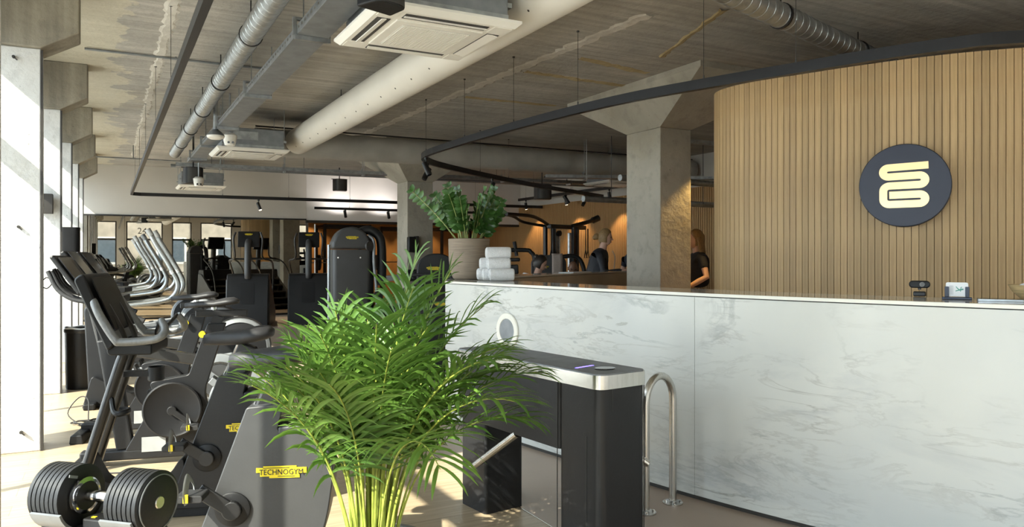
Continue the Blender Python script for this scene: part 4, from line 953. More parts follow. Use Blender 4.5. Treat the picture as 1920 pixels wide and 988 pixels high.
# ================================================================== TURNSTILE AND RAIL
tn = thing('tripod_turnstile', 'black turnstile with a brushed steel band in front of the marble counter', 'turnstile', (1.93,2.79,0), R(7.5))
# local: y runs along the gate (0 near end), x across 0..0.30
def rr2(x0, x1, y0, y1, r): return rrect((x0+x1)/2, (y0+y1)/2, x1-x0, y1-y0, r, 6)
LEN = 1.22
obj('near_post', MB().prism(rr2(.0,.295,.0,.30,.045), .0, .82, XY), 'dark_housing', tn, smooth=True)
obj('far_post', MB().prism(rr2(.02,.275,LEN-.27,LEN-.02,.018), .0, .52, XY), 'dark_housing', tn, smooth=True)
hd = obj('beam_housing', MB().prism(rr2(.004,.290,.29,LEN,.02), .50, .82, XY), 'dark_housing', tn, smooth=True)
obj('band', MB().prism(rr2(-.008,.303,-.008,LEN+.008,.05), .822, .885, XY), 'steel', tn, smooth=True)
tpn = obj('top_plate', MB().prism(rr2(-.002,.297,-.002,LEN+.002,.045), .885, .890, XY), 'galv_grey', tn, smooth=True)
obj('card_reader', MB().lathe([(.060,0),(.056,.004),(.02,.005)], 30, (.15,.13,.890), Matrix.Diagonal((.95,.75,1))), 'screen', tpn, smooth=True)
obj('blue_light', MB().box((.115,.235,.8905), (.13,.012,.0012), (0,0,R(10))), 'led_blue', tpn)
obj('seam', MB().box((-.0005,.30,.41), (.003,.004,.82)), 'ink', tn); obj('seam', MB().box((.0745,-.0005,.77), (.004,.003,.10)), 'ink', tn); obj('seam', MB().box((-.0005,.09,.35), (.003,.005,.50)), 'ink', tn); obj('seam', MB().box((.275,-.0005,.42), (.004,.003,.80)), 'ink', tn)
obj('lock', MB().cyl((-.008,.42,.855), (-.014,.42,.855), .012, 16), 'chrome', tn)
obj('arm_hub', MB().cyl((.29,.62,.60), (.34,.62,.58), .07, 20), 'black_metal', tn)
for a in (0, 1, 2):
    d = [Vector((.35,.30,-.36)), Vector((.35,-.30,-.30)), Vector((.92,0,.12))][a]
    obj('arm', MB().cyl((.32,.62,.60), Vector((.32,.62,.60)) + d.normalized()*.52, .019, 14), 'steel', tn, smooth=True)
obj('leaf_arm', MB().cyl((.02,.66,.50), (-.05,.985,.26), .019, 14), 'steel', tn, smooth=True)
rl = thing('hoop_rail', 'brushed steel hoop rail bolted to the floor beside the turnstile', 'rail', (2.62,3.345,0), R(14))
hp = [(0,0,.02),(0,0,.60)] + [(.125 - .125*math.cos(R(15*i)), 0, .60 + .145*math.sin(R(15*i))) for i in range(1, 12)] + [(.25,0,.60),(.25,0,.02)]
obj('hoop', MB().tube(hp, .0215, 18), 'steel', rl, smooth=True)
for x in (0, .25):
    f = obj('flange', MB().lathe([(.058,0),(.058,.008),(.024,.012)], 28, (x,0,0)), 'steel', rl, smooth=True)
    for k in range(4): obj('bolt', MB().lathe([(.008,.008),(.008,.018),(.004,.021)], 8, (x + .042*math.cos(R(45+90*k)), .042*math.sin(R(45+90*k)), 0)), 'chrome', f)

# ================================================================== PALM
random.seed(11)
pl = thing('areca_palm', 'large bright green feathery palm in a low round pot', 'palm', (.93,2.93,0))
obj('pot', MB().lathe([(.17,0),(.21,.03),(.24,.20),(.245,.27),(.225,.27),(.215,.23)], 36, capt=False), 'terracotta', pl, smooth=True)
obj('soil', MB().lathe([(.216,.225),(.05,.24)], 24), 'soil', pl)
def frond(base, az, lean, length, droop, nl, lw, roll, ll):
    # rachis curve starting near-vertical and arching over
    P = []; p = Vector(base); th = lean; n = 16; st = length/n
    for i in range(n + 1):
        P.append(p.copy()); k = i/n
        ang = th + droop*k**1.7
        p = p + Vector((math.cos(az)*math.sin(ang), math.sin(az)*math.sin(ang), math.cos(ang)))*st
    st_ = MB().tube(P, [.005*(1 - .8*i/n) + .001 for i in range(n + 1)], 6)
    lf = MB(); s0 = .42
    for j in range(nl):
        k = s0 + (1 - s0)*(j + .5)/nl; f = k*n; i = min(int(f), n - 1); q = P[i].lerp(P[i+1], f - i); t = (P[i+1] - P[i]).normalized()
        side = t.cross(Vector((0,0,1)));  side = side.normalized() if side.length > .05 else Vector((-math.sin(az), math.cos(az), 0))
        up = side.cross(t).normalized(); kk = (k - s0)/(1 - s0)
        L_ = ll*(math.sin(math.pi*(.18 + .72*kk))**.8)*random.uniform(.85, 1.12)
        for sd in (-1, 1):
            fw = .50 + .55*kk + random.uniform(-.12, .12)
            d = (side*sd*math.cos(fw) + t*math.sin(fw) + up*random.uniform(.12, .38)).normalized()
            w0 = lw*random.uniform(.8, 1.15); V = []; pos = q.copy(); dr = random.uniform(.55, 1.25)
            for m_ in range(6):
                u = m_/5; wv = d.cross(up); wv = wv.normalized() if wv.length > .01 else t
                ww_ = w0*(math.sin(math.pi*(.12 + .88*u))**.75 if u < 1 else 0)
                V += [pos - wv*ww_, pos + up*(ww_*.35), pos + wv*ww_]
                d = (d + Vector((0, 0, -1))*(.20*dr*(.5 + u))).normalized(); pos = pos + d*(L_/5)
            lf.add(V, [q_ for m_ in range(5) for q_ in ((3*m_, 3*m_+1, 3*m_+4, 3*m_+3), (3*m_+1, 3*m_+2, 3*m_+5, 3*m_+4))])
    return st_, lf
NF = 40
for i in range(NF):
    ring_ = i/NF; az = i*2.399963 + random.uniform(-.25,.25)
    r0 = .015 + .065*math.sqrt(ring_); base = (r0*math.cos(az), r0*math.sin(az), .22)
    lean = .02 + .20*ring_ + random.uniform(-.04,.04); length = random.uniform(.95,1.14) - .16*ring_
    droop = .30 + 1.55*ring_ + random.uniform(-.2,.35)
    lf_ = max(0, -.88*math.cos(az) + .47*math.sin(az)); droop *= 1 - .55*lf_**.5; length *= 1 - .10*lf_; length *= 1 + .10*max(0, .88*math.cos(az) - .47*math.sin(az))
    a_, b_ = frond(base, az, lean, length, droop, 16, .0082, 0, .31)
    fr = obj('frond', b_, 'leaf_palm', pl, smooth=2); obj('stem', a_, 'stem_palm', fr, smooth=True)
for i in range(26):
    az = random.uniform(0, 6.28); r0 = random.uniform(.01,.085); h = random.uniform(.35,.75)
    obj('cane', MB().tube(smooth_path([(r0*math.cos(az), r0*math.sin(az), .22), (r0*1.15*math.cos(az), r0*1.15*math.sin(az), .22+h*.5), (r0*1.5*math.cos(az), r0*1.5*math.sin(az), .22+h)], 3), [.008,.008,.007,.006,.006,.005,.004], 7), 'stem_palm', pl, smooth=True)

# ================================================================== ON THE COUNTER
random.seed(5)
zp = thing('potted_plant', 'glossy green plant in a ribbed taupe pot at the counter tip', 'plant', (2.95,6.38,TOP))
obj('pot', MB().lathe([(.13,0),(.150,.012),(.175,.08),(.188,.18),(.192,.37),(.182,.375),(.176,.33)], 44, capt=False), 'pot_taupe', zp, smooth=True)
obj('soil', MB().lathe([(.178,.32),(.04,.335)], 28), 'soil', zp)
def zzstem(az, lean, L_, nl, curve):
    P = []; p = Vector((.07*math.cos(az)*random.uniform(.3,1.3), .07*math.sin(az)*random.uniform(.3,1.3), .32)); n = 10
    for i in range(n + 1):
        P.append(p.copy()); a = lean + curve*(i/n); p = p + Vector((math.cos(az)*math.sin(a), math.sin(az)*math.sin(a), math.cos(a)))*(L_/n)
    stm = MB().tube(P, [.0085*(1 - .7*i/n) for i in range(n + 1)], 7); lf = MB()
    for j in range(nl):
        k = .30 + .70*j/(nl - 1); f = k*n; i = min(int(f), n - 1); q = P[i].lerp(P[i+1], f - i); t = (P[i+1]-P[i]).normalized()
        sd0 = t.cross(Vector((math.cos(az+1.2), math.sin(az+1.2), .3))).normalized(); sd0.rotate(Quaternion(t, random.uniform(-.5,.5)))
        for s_ in (-1, 1):
            d = (sd0*s_*.85 + t*(.45 + .6*(k > .93)) + Vector((0,0,.12))).normalized(); nn = d.cross(t).normalized(); LL = random.uniform(.085,.115)*(1.05 - .25*k); wv = d.cross(nn).normalized(); wv = nn.cross(d)
            V = []
            for m_ in range(6):
                u = m_/5; wd = LL*.28*math.sin(math.pi*min(1, .06 + .94*u**.85)); c = q + d*(LL*u) - t*(.02*u*u)
                V += [c - wv*wd + nn*.0, c + nn*(-wd*.25), c + wv*wd]
            lf.add(V, [q_ for m_ in range(5) for q_ in ((3*m_,3*m_+1,3*m_+4,3*m_+3),(3*m_+1,3*m_+2,3*m_+5,3*m_+4))])
    return stm, lf
for i in range(19):
    az = i*2.4; ln = random.uniform(.06,.62); L_ = random.uniform(.42,.60)*(1 - .2*ln)
    if i == 0: az, ln, L_ = R(152), .62, .66       # the long shoot leaning left
    a_, b_ = zzstem(az, ln, L_, 11, random.uniform(.05,.3))
    f = obj('leafy_shoot', b_, 'leaf_zz', zp, smooth=2); obj('stem', a_, 'stem_zz', f, smooth=True)
# rolled towels
def towel(loc, rz, L_, r, label):
    t = thing('rolled_towel', label, 'towel', loc, rz, 'rolled white towels on the counter')
    prof = [(r*.8, -L_/2), (r*.96, -L_/2+.008), (r, -L_/2+.03), (r*1.01, 0), (r, L_/2-.03), (r*.96, L_/2-.008), (r*.8, L_/2)]
    obj('roll', MB().lathe(prof, 28, (0,0,0), eul((0,R(90),0))), 'towel', t, smooth=True)
    sp = [( -L_/2 - .001, (.10+.72*k/40)*r*math.cos(k*.42), (.10+.72*k/40)*r*math.sin(k*.42)) for k in range(41)]
    obj('roll_edge', MB().tube(sp, .0035, 6), 'towel', t, smooth=True)
    return t
rt = R(-22); tv = Vector((math.cos(rt), math.sin(rt), 0)); nv = Vector((-tv.y, tv.x, 0)); c0 = Vector((2.985,5.83,TOP))
tr = .053
for k, (o_, zl, L_, dx, lb) in enumerate(((0,0,.215,.02,'front one of the bottom row'), (1,0,.20,-.04,'middle one of the bottom row'), (2,0,.20,-.08,'rear one of the bottom row'), (.5,1,.20,.0,'front one of the middle row'), (1.5,1,.20,-.06,'rear one of the middle row'), (1,2,.22,.0,'single one on top of the stack'))):
    towel(c0 + nv*(o_*tr*2.02) + tv*dx + Vector((0,0,tr*1.015 + zl*tr*1.76)), rt, L_, tr, 'rolled white towel, %s' % lb)
# webcam
ca = R(-118)   # faces the wall side; back seen from the room
t = thing('webcam', 'small black webcam standing on the counter below the sign', 'webcam', (3.80,2.53,TOP), R(-56))
obj('base_clip', MB().box((0,0,.013), (.060,.034,.026)), 'black_metal', t, bevel=.006)
obj('neck', MB().cyl((0,0,.036), (0,0,.050), .008, 10), 'black_metal', t)
obj('body', MB().prism(rrect(0,.064,.100,.038,.0185,8), -.016, .016, XZ), 'black_plastic', t, bevel=.005, smooth=True)
obj('lens', MB().cyl((.012,-.0165,.064), (.012,-.021,.064), .013, 20), 'screen', t)
# card holder
t = thing('card_holder', 'navy card holder with a white card on the counter', 'card holder', (3.72,2.28,TOP), R(-58))
obj('foot', MB().box((0,0,.005), (.128,.06,.010)), 'card_navy', t, bevel=.002)
for s_ in (-1, 1): obj('clip', MB().box((s_*.044,0,.036), (.018,.022,.052)), 'card_navy', t, bevel=.002)
cd = obj('card', MB().prism(rrect(0,.048,.096,.070,.008), -.004, .004, XZ), 'card_white', t)
# printed runner figure and text lines
fg = MB(); fg.ell((.024,-.0048,.049), (.004,.0008,.004), 8, 5)
for a_, b_, w_ in (((.020,.049),(.008,.045),.006), ((.010,.046),(-.006,.040),.004), ((.010,.046),(.0,.056),.004), ((.0,.056),(-.004,.063),.003), ((.018,.048),(.016,.058),.003), ((.016,.058),(.022,.060),.003), ((.018,.047),(.014,.038),.003)):
    fg.bar((a_[0],-.0046,a_[1]), (b_[0],-.0046,b_[1]), .0012, w_, (0,0,1))
obj('printed_figure', fg, 'green_print', cd)
ln = MB()
for k in range(3): ln.box((-.030 + .006*k, -.0046, .045), (.002,.0012,.045))
obj('printed_lines', ln, 'grey_print', cd)
t = thing('tablet', 'flat dark tablet lying on the counter near the bowl', 'tablet', (3.77,2.10,TOP), R(-58))
obj('body', MB().prism(rrect(0,0,.19,.13,.01), .0, .009, XY), 'galv', t, smooth=True); obj('glass', MB().prism(rrect(0,0,.184,.124,.008), .0091, .0105, XY), 'screen', t)
t = thing('wooden_bowl', 'pale wooden bowl at the right end of the counter', 'bowl', (3.95,2.035,TOP))
obj('bowl', MB().lathe([(.045,0),(.06,.004),(.10,.045),(.115,.075),(.109,.075),(.094,.047),(.05,.012)], 36), 'wood_bowl', t, smooth=True)
obj('contents', MB().ell((-.03,.02,.06), (.03,.03,.024)).ell((.04,-.02,.06), (.03,.03,.026)).ell((.0,.05,.058), (.028,.03,.024)), 'card_white', t, smooth=2)
t = thing('desk_papers', 'white papers lying on the far counter wing', 'paper', (5.36,8.30,TOP), R(31))
obj('sheet', MB().box((0,0,.004), (.55,.21,.008)), 'card_white', t)

# ================================================================== BACKGROUND WEIGHTS
cm = thing('cable_machine', 'black multi-tower cable machine with overhead arms before the wooden wall', 'cable machine', (8.62,13.9,0), R(20))
for x, y in ((-.55,0),(-.42,-.1),(.0,-.32),(.12,-.32),(.55,0)): obj('upright', MB().box((x,y,1.02), (.07,.07,2.04)), 'black_metal', cm, bevel=.008)
for x, y, w_ in ((-.26,-.05,.24),(.33,-.05,.30)): 
    s_ = obj('stack_shroud', MB().box((x,y,1.0), (w_,.06,1.85)), 'galv', cm, bevel=.01)
    for k in (-.06,.06): obj('guide_rod', MB().cyl((x+k,y-.045,.2), (x+k,y-.045,1.9), .010, 8), 'chrome', s_)
obj('head_beam', MB().box((0,-.15,2.04), (1.25,.12,.09)), 'black_metal', cm, bevel=.02)
obj('pull_up_arm', MB().tube(smooth_path([(-.6,-.1,2.08),(-.95,-.2,2.16),(-1.4,-.3,2.22),(-2.2,-.4,2.22)], 5), .035, 10), 'black_metal', cm, smooth=True)
obj('pull_up_arm', MB().tube(smooth_path([(-.3,.2,2.06),(-.9,.3,2.13),(-1.4,.2,2.24),(-2.2,.1,2.25)], 5), .03, 10), 'black_metal', cm, smooth=True)
obj('right_arm', MB().tube(smooth_path([(.1,-.2,2.06),(.45,-.28,2.14),(.78,-.32,2.22)], 5), .045, 10).cyl((.72,-.30,2.20), (.86,-.36,2.26), .07, 14), 'black_metal', cm, smooth=True)
for x in (-.46,-.60,.60,.68): obj('handle_strap', MB().tube([(x,-.2,2.02),(x,-.2,1.55),(x-.05,-.2,1.38),(x+.05,-.2,1.38),(x,-.2,1.55)], .012, 6), 'rubber', cm)
for x in (-.25,.33): obj('pulley', MB().cyl((x,-.16,1.90), (x,-.10,1.90), .06, 16), 'black_plastic', cm)
obj('base', MB().box((0,-.12,.04), (1.35,.6,.08)), 'black_metal', cm, bevel=.01)
pp = thing('chest_press_machine', 'black press machine with bent top handles behind the towel stack', 'weight machine', (5.89,11.14,0), R(-28))
obj('frame', MB().tube(smooth_path([(-.75,0,1.50),(.20,0,1.52),(.36,0,1.48),(.42,0,1.35),(.46,0,.9),(.48,0,.1)], 5), .035, 12), 'black_metal', pp, smooth=True)
obj('cross_bar', MB().bar((-.65,.05,1.34), (.18,.05,1.36), .06, .06).bar((-.3,.05,1.18), (.15,.05,1.20), .14, .16), 'black_metal', pp, bevel=.02)
for x in (-.50,.12): obj('handle', MB().cyl((x,0,1.42), (x-.04,0,1.66), .03, 12), 'rubber', pp)
obj('rear_post', MB().box((-.5,.1,.75), (.08,.08,1.5)), 'black_metal', pp, bevel=.01)
obj('seat_shell', MB().prism(fillet([(-.75,.1,.02),(-.30,.1,.02),(-.30,1.10,.12),(-.70,1.25,.16)], .05), -.2, .2, XZ), 'dark_housing', pp, bevel=.03, smooth=True)
obj('base', MB().box((0,.05,.04), (1.3,.6,.08)), 'black_metal', pp, bevel=.01)
wc = thing('weight_cowl_machine', 'dark weight stack machine with a towel hanging over it', 'weight machine', (7.13,11.95,0), R(-30))
w_ = obj('cowl', MB().prism(fillet([(-.32,.05,.02),(.32,.05,.02),(.32,1.36,.1),(.16,1.44,.1),(-.20,1.44,.1),(-.32,1.34,.1)], .05), -.16, .16, XZ), 'charcoal', wc, bevel=.03, smooth=True)
badge(w_, .20, (-.10,-.163,1.22), (R(90),0,0))
obj('side_frame', MB().tube(smooth_path([(.22,-.1,1.40),(.45,-.1,1.42),(.60,-.1,1.30),(.68,-.1,.9),(.70,-.1,.05)], 5), .04, 12), 'black_metal', wc, smooth=True)
obj('inner_rail', MB().bar((.40,-.1,1.38), (.42,-.1,.05), .05, .05, (1,0,0)), 'black_metal', wc)
t = thing('hanging_towel', 'tan towel draped over the dark weight stack machine', 'towel', (7.13,11.95,0), R(-30))
V = []; 
for i, (y, z) in enumerate(((-.205,.92),(-.20,1.1),(-.195,1.3),(-.185,1.42),(-.13,1.462),(0,1.466),(.1,1.464),(.178,1.44),(.19,1.3))):
    V.append((y, z))
mb = MB(); n = len(V)
for k, x in enumerate((.06,.10,.15,.20,.25)):
    mb.v += [(x, y - .008*(k % 2), z) for y, z in V]
mb.f += [(k*n+i, k*n+i+1, (k+1)*n+i+1, (k+1)*n+i) for k in range(4) for i in range(n-1)]
o = obj('cloth', mb, 'towel_tan', t, smooth=2); sf = o.modifiers.new('thick', 'SOLIDIFY'); sf.thickness = .012; sf.offset = 1
# racks in the room beyond the bulkhead
def rack(loc, rz, label, wdt=1.2, h=2.25):
    t = thing('squat_rack', label, 'rack', loc, rz)
    for x in (-wdt/2, wdt/2):
        for y in (0, .9): obj('upright', MB().box((x,y,h/2), (.075,.075,h)), 'black_metal', t, bevel=.006)
        obj('side_beam', MB().box((x,.45,h-.05), (.07,.82,.07)), 'black_metal', t); obj('foot', MB().box((x,.45,.04), (.08,1.3,.08)), 'black_metal', t)
    for y in (0, .9): obj('top_beam', MB().box((0,y,h-.05), (wdt,.07,.09)), 'black_metal', t, bevel=.006)
    obj('barbell', MB().cyl((-wdt*.85,-.06,1.25), (wdt*.85,-.06,1.25), .014, 10), 'chrome', t)
    for s_ in (-1, 1):
        for k, r_ in enumerate((.20,.17)): obj('weight_plate', MB().cyl((s_*(wdt*.62+.05*k),-.06,1.25), (s_*(wdt*.62+.05*k+.035),-.06,1.25), r_, 24), 'rubber', t)
        obj('storage_plate', MB().cyl((s_*(wdt/2+.05),.88,.7), (s_*(wdt/2+.12),.88,.7), .2, 24), 'rubber', t)
    return t
rack((5.55,19.6,0), 0, 'squat rack in the far room left of the concrete column')
rack((7.35,20.6,0), 0, 'squat rack in the far room with plates right behind the weight tower', 1.1)
rack((9.0,19.9,0), 0, 'squat rack in the far room behind the plant', 1.3)
t = thing('light_tube', 'vertical white light tube beside the mirror edge', 'lamp', (4.47,18.65,0))
obj('tube', MB().cyl((0,0,.4), (0,0,2.2), .018, 12), 'card_white', t); obj('foot', MB().lathe([(.12,0),(.12,.02),(.02,.4)], 20), 'black_metal', t)
for x, y, lb in ((9.8,17.6,'farthest'),(9.8,15.6,'middle'),(9.8,13.8,'nearest')):
    spot((x,y,2.9), R(0), R(8), '%s of three black spotlights washing the slatted wooden wall' % lb, 'spotlights washing the wooden wall', 30, (1,.66,.34), 100)
for x, y, lb in ((5.4,22.9,'left'),(7.2,22.9,'middle'),(9.0,22.9,'right')):
    spot((x,y,3.0), R(90), R(8), '%s one of the warm spotlights in the far weights room' % lb, 'spotlights in the far weights room', 45, (1,.60,.26), 100)
# dispenser on the second column
t = thing('sanitizer_dispenser', 'black dispenser fixed to the second concrete column', 'dispenser', (4.74,13.0,1.50))
obj('cover', MB().box((.10,-.06,.13), (.15,.12,.28)), 'black_plastic', t, bevel=.02, smooth=True); obj('plate', MB().box((.19,-.06,.13), (.05,.14,.30)), 'black_metal', t, bevel=.006)

# ================================================================== PEOPLE (seen from the waist or chest up)
def skin_body(name, joints, edges, mt, parent):
    me = bpy.data.meshes.new(name); me.from_pydata([j[0] for j in joints], edges, []); me.materials.append(M[mt])
    o = bpy.data.objects.new(name, me); col.objects.link(o); o.parent = parent
    me.skin_vertices.new() if hasattr(me.skin_vertices, 'new') and not me.skin_vertices else None
    md = o.modifiers.new('skin', 'SKIN')
    sv = me.skin_vertices[0].data
    for i, j in enumerate(joints):
        r_ = j[1]; sv[i].radius = r_ if isinstance(r_, tuple) else (r_, r_)
    sv[0].use_root = True; md.use_smooth_shade = True
    s_ = o.modifiers.new('sub', 'SUBSURF'); s_.levels = 2; s_.render_levels = 2
    return o
def head(t, c, rz, skin, hair, style, tilt=0):
    """c: centre of head; faces local +x after rz"""
    h = bpy.data.objects.new('head_pivot', None)
    Mh = Matrix.Translation(c) @ Matrix.Rotation(rz, 4, 'Z') @ Matrix.Rotation(tilt, 4, 'Y')
    def put(name, mb, mt, parent, **k):
        me = mb.mesh(name); me.transform(Mh); return obj(name, me, mt, parent, **k)
    mb = MB(); V = []; n = 20; m = 14
    for i in range(m + 1):
        a = -math.pi/2 + math.pi*i/m
        for k in range(n):
            b_ = 2*math.pi*k/n; x, y, z = math.cos(a)*math.cos(b_), math.cos(a)*math.sin(b_), math.sin(a)
            px_ = .098*x; py_ = .074*y; pz_ = .118*z
            if z < 0: px_ = px_*(1 - .30*(-z)**1.5) + .022*(-z); py_ *= (1 - .34*(-z)**1.4)     # jaw narrows and comes forward
            if x > .75: px_ -= .006
            V.append((px_, py_, pz_))
    mb.add(V, [(i*n+k, i*n+(k+1)%n, (i+1)*n+(k+1)%n, (i+1)*n+k) for i in range(m) for k in range(n)])
    f = put('head', mb, skin, t, smooth=2)
    put('nose', MB().add([(.088,0,.020),(.120,0,-.028),(.088,.016,-.034),(.088,-.016,-.034),(.086,0,-.040)], [(0,2,1),(0,1,3),(1,2,4),(1,4,3),(0,3,4),(0,4,2)]), skin, f, smooth=2)
    for s_ in (-1, 1):
        put('eye', MB().ell((.083,.032*s_,.008), (.010,.014,.008)), 'eye', f, smooth=2)
        put('ear', MB().ell((-.004,.074*s_,-.006), (.018,.010,.032), rot=(0,R(-12),0)), skin, f, smooth=2)
        put('eyebrow', MB().bar((.090,.018*s_,.026), (.080,.050*s_,.026), .006, .006), hair or skin, f)
    put('mouth', MB().ell((.088,0,-.062), (.010,.024,.006)), 'lip', f, smooth=2)
    if hair:
        mb = MB(); V = []; n2 = 24; m2 = 10
        for i in range(m2 + 1):
            a = R(-38 if style != 'short' else -20) + (math.pi/2 - R(-38 if style != 'short' else -20))*i/m2
            for k in range(n2):
                b_ = 2*math.pi*k/n2; x, y, z = math.cos(a)*math.cos(b_), math.cos(a)*math.sin(b_), math.sin(a)
                g = 1.09; px_ = .100*x*g - .010; 
                if x > .2 and z < .62: px_ = min(px_, .030 + .06*max(0, z))      # hairline leaves the face free
                V.append((px_, .080*y*g, .122*z*g + .006))
        mb.add(V, [(i*n2+k, i*n2+(k+1)%n2, (i+1)*n2+(k+1)%n2, (i+1)*n2+k) for i in range(m2) for k in range(n2)])
        hr = put('hair', mb, hair, t, smooth=2)
        if style == 'bun': 
            put('hair_bun', MB().ell((-.140,0,.0), (.055,.05,.048)).ell((-.178,.01,-.02), (.03,.035,.035)), hair, hr, smooth=2)
            put('neck_wisps', MB().tube([(-.07,.03,-.06),(-.075,.035,-.12)], [.02,.004], 6).tube([(-.07,-.03,-.06),(-.08,-.03,-.11)], [.02,.004], 6), hair, hr, smooth=2)
        if style == 'long':
            for k in range(15):
                y = -.085 + .17*k/14; x0 = -.085 + .075*abs(y/.085)**2
                put('hair_lock', MB().tube(smooth_path([(x0*.8,y*.95,.03),(x0,y*1.05,-.08),(x0-.005,y*1.12,-.20),(x0+.01+random.uniform(-.01,.01),y*1.08,-.30+random.uniform(-.03,.03))], 3), [.02,.022,.022,.022,.022,.021,.020,.018,.014,.004], 7), hair, hr, smooth=2)
        if style == 'tied': put('hair_knot', MB().ell((-.10,0,.07), (.04,.045,.04)), hair, hr, smooth=2)
    bpy.data.objects.remove(h)
def hand(t, p, d, up, skin, curl=.5, side=1):
    """palm and five fingers; p wrist, d pointing direction"""
    d = Vector(d).normalized(); up = Vector(up); sd = d.cross(up).normalized(); up = sd.cross(d).normalized(); p = Vector(p)
    mb = MB(); c = p + d*.045
    Mr = Matrix((d, sd, up)).transposed()
    V = MB().ell((0,0,0), (.052,.042,.016)); mb.add([c + Mr @ Vector(v) for v in V.v], V.f)
    for k, (o_, L_) in enumerate(((-.030,.066),(-.010,.076),(.010,.072),(.029,.056))):
        q = p + d*.085 + sd*o_; P = [q]; dd = d.copy()
        for j in range(3):
            dd = (dd - up*curl*.55).normalized(); q = q + dd*(L_/3*(1.1 - .1*j)); P.append(q)
        mb.tube(P, [.009,.0085,.008,.006], 8)
    q = p + d*.02 + sd*(-.035*side); P = [q, q + (d*.6 - sd*.8*side).normalized()*.035, q + (d*.9 - sd*.6*side - up*.3*curl).normalized()*.065]
    mb.tube(P, [.011,.010,.007], 8)
    return obj('hand', mb, skin, t, smooth=2)
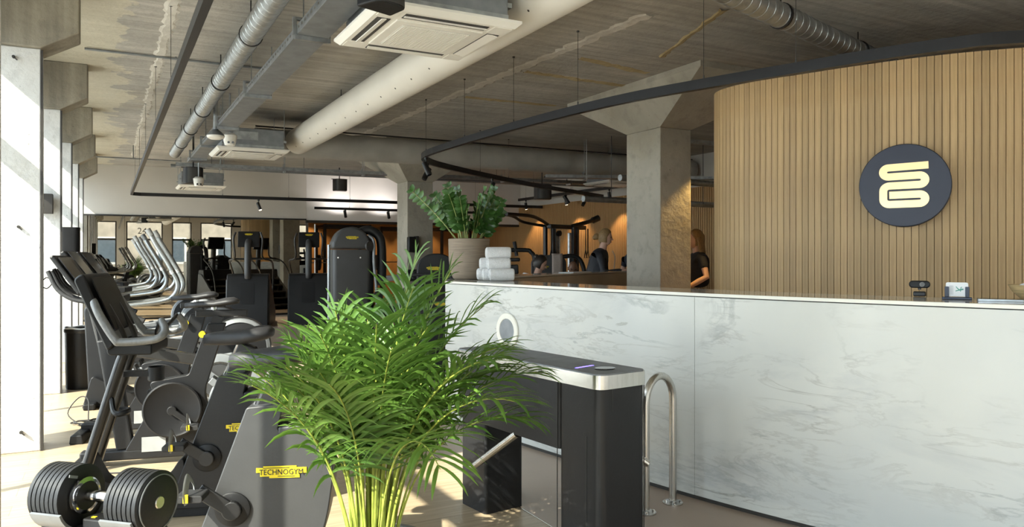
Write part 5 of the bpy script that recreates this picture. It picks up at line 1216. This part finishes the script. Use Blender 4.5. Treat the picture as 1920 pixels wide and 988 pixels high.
def person(label, loc, rz, top, hgt, cloth, trous, skin, hair, style, lean=0.0, armL=None, armR=None, head_rz=0, head_tilt=0, sit=False, sleeve='long'):
    s_ = hgt/1.70; t = thing('person', label, 'person', loc, rz)
    def q(x, y, z): return (x*s_, y*s_, z*s_)
    Lx = lambda z: lean*max(0, z - .95)
    dz = -.40 if sit else 0
    hz = 1.00 + dz
    J = []; E = []
    def jn(p, r_): J.append((q(*p), r_ if not isinstance(r_, tuple) else (r_[0]*s_, r_[1]*s_))); return len(J) - 1
    # torso clothing: pelvis -> chest -> shoulders -> sleeves, one continuous surface
    pel = jn((0,0,hz), (.105,.155)); wai = jn((Lx(1.12),0,hz+.13), (.095,.135)); che = jn((Lx(1.32),0,hz+.30), (.115,.165)); upc = jn((Lx(1.42),0,hz+.40), (.085,.13)); nek = jn((Lx(1.48),0,hz+.465), (.055,.06))
    E += [(pel,wai),(wai,che),(che,upc),(upc,nek)]
    arms = {1: armL or ((.02,.24,hz+.12),(.10,.25,hz-.10)), -1: armR or ((.02,-.24,hz+.12),(.10,-.25,hz-.10))}
    for sd in (1, -1):
        sh = jn((Lx(1.42),.155*sd,hz+.385), .062*s_); el, wr = arms[sd]
        E.append((upc, sh))
        if sleeve == 'long':
            a = jn(el, .048*s_); b_ = jn(wr, .034*s_); E += [(sh,a),(a,b_)]
        else:
            m_ = tuple(J[sh][0][i]/s_*.35 + el[i]*.65 for i in range(3)); a = jn(m_, .052*s_); E.append((sh,a))
    body = skin_body('clothing', J, E, cloth, t)
    # legs
    if sit: LG = [((0,0,hz-.02),(.10,.14)), ((.10,.10,hz-.04),.085), ((.42,.11,hz-.06),.065), ((.42,.11,.12),.045), ((.10,-.10,hz-.04),.085), ((.42,-.11,hz-.06),.065), ((.42,-.11,.12),.045)]
    else: LG = [((0,0,hz-.02),(.10,.14)), ((0,.09,hz-.14),.085), ((.02,.10,.50),.06), ((0,.10,.10),.042), ((0,-.09,hz-.14),.085), ((.02,-.10,.50),.06), ((0,-.10,.10),.042)]
    skin_body('trousers', [(q(*p), (r_[0]*s_, r_[1]*s_) if isinstance(r_, tuple) else r_*s_) for p, r_ in LG], [(0,1),(1,2),(2,3),(0,4),(4,5),(5,6)], trous, t)
    fx = .42 if sit else 0
    for sd in (1, -1): obj('shoe', MB().prism(fillet([(-.07,0,.02),(.18,0,.03),(.18,.04,.03),(.05,.10,.03),(-.07,.10,.02)], .02), -.04, .04, XZ), 'rubber', t, bevel=.015, smooth=True, loc=q(fx, .10*sd, 0))
    # neck, forearms, hands
    nb = Vector(q(Lx(1.48),0,hz+.44)); hc = Vector(q(Lx(1.58) + .02,0,hz+.605))
    obj('neck', MB().tube([nb, nb.lerp(hc, .6)], [.058*s_, .050*s_], 14), skin, t, smooth=True)
    for sd in (1, -1):
        el, wr = arms[sd]; el, wr = Vector(q(*el)), Vector(q(*wr))
        if sleeve != 'long':
            sh = Vector(q(Lx(1.42),.155*sd,hz+.385)); obj('forearm', MB().tube([sh.lerp(el,.55), el, el.lerp(wr,.4), wr], [.040*s_,.038*s_,.036*s_,.026*s_], 12), skin, t, smooth=True)
        hand(t, wr, wr - el, (0,0,1), skin, .45, -sd)
    head(t, hc, head_rz, skin, hair, style, head_tilt)
    return t
# standing woman with a bun, in profile to the right, behind the far counter wing
f_ = person('person with a blond bun in a dark quilted jacket at the far counter', (6.46,9.54,0), R(-44), 0, 1.80, 'jacket', 'trousers', 'skin', 'hair_blond', 'bun', .28, ((.16,.24,1.10),(.42,.14,1.13)), ((.20,-.22,1.10),(.44,-.12,1.14)), 0, R(6))
obj('lanyard', MB().tube(smooth_path([(.30,.05,1.50),(.34,.03,1.40),(.33,.0,1.22)], 4), .008, 6), 'wing_tan', f_)
person('person in a dark short-sleeved shirt partly hidden by the concrete column', (7.62,9.98,0), R(190), 0, 1.72, 'shirt_navy', 'trousers', 'skin', 'hair_dark', 'short', .10, ((.10,.24,1.12),(.36,.12,1.16)), ((.10,-.24,1.12),(.38,-.08,1.17)), R(10), R(14), sleeve='short')
person('person with dark tied hair and white collar seated behind the counter wing', (5.67,10.12,0), R(-30), 0, 1.84, 'shirt_navy', 'trousers', 'skin', 'hair_dark', 'tied', .25, None, None, R(-8), R(24), True)
person('bald person seated behind the counter wing beside the cable machine', (6.75,10.57,0), R(-115), 0, 1.72, 'shirt_navy', 'trousers', 'skin_dark', None, 'short', .2, None, None, 0, R(20), True)
person('person with long blond hair in a navy tee between column and slat wall', (6.56,7.30,0), R(158), 0, 1.72, 'shirt_navy', 'trousers', 'skin', 'hair_blond', 'long', .04, ((.0,.25,1.15),(.22,.20,1.02)), ((.0,-.25,1.15),(.22,-.20,1.02)), 0, R(6), sleeve='short')
t = [o for o in col.objects if o.get('label', '').startswith('person with dark tied hair')][0]
obj('collar_towel', MB().tube(smooth_path([(.10,.10,1.00),(.08,.09,1.09),(-.02,.075,1.13),(-.06,.0,1.14),(-.02,-.075,1.13),(.08,-.09,1.09),(.10,-.10,1.00)], 4), .030, 10, sx=.6), 'towel', t, smooth=True)
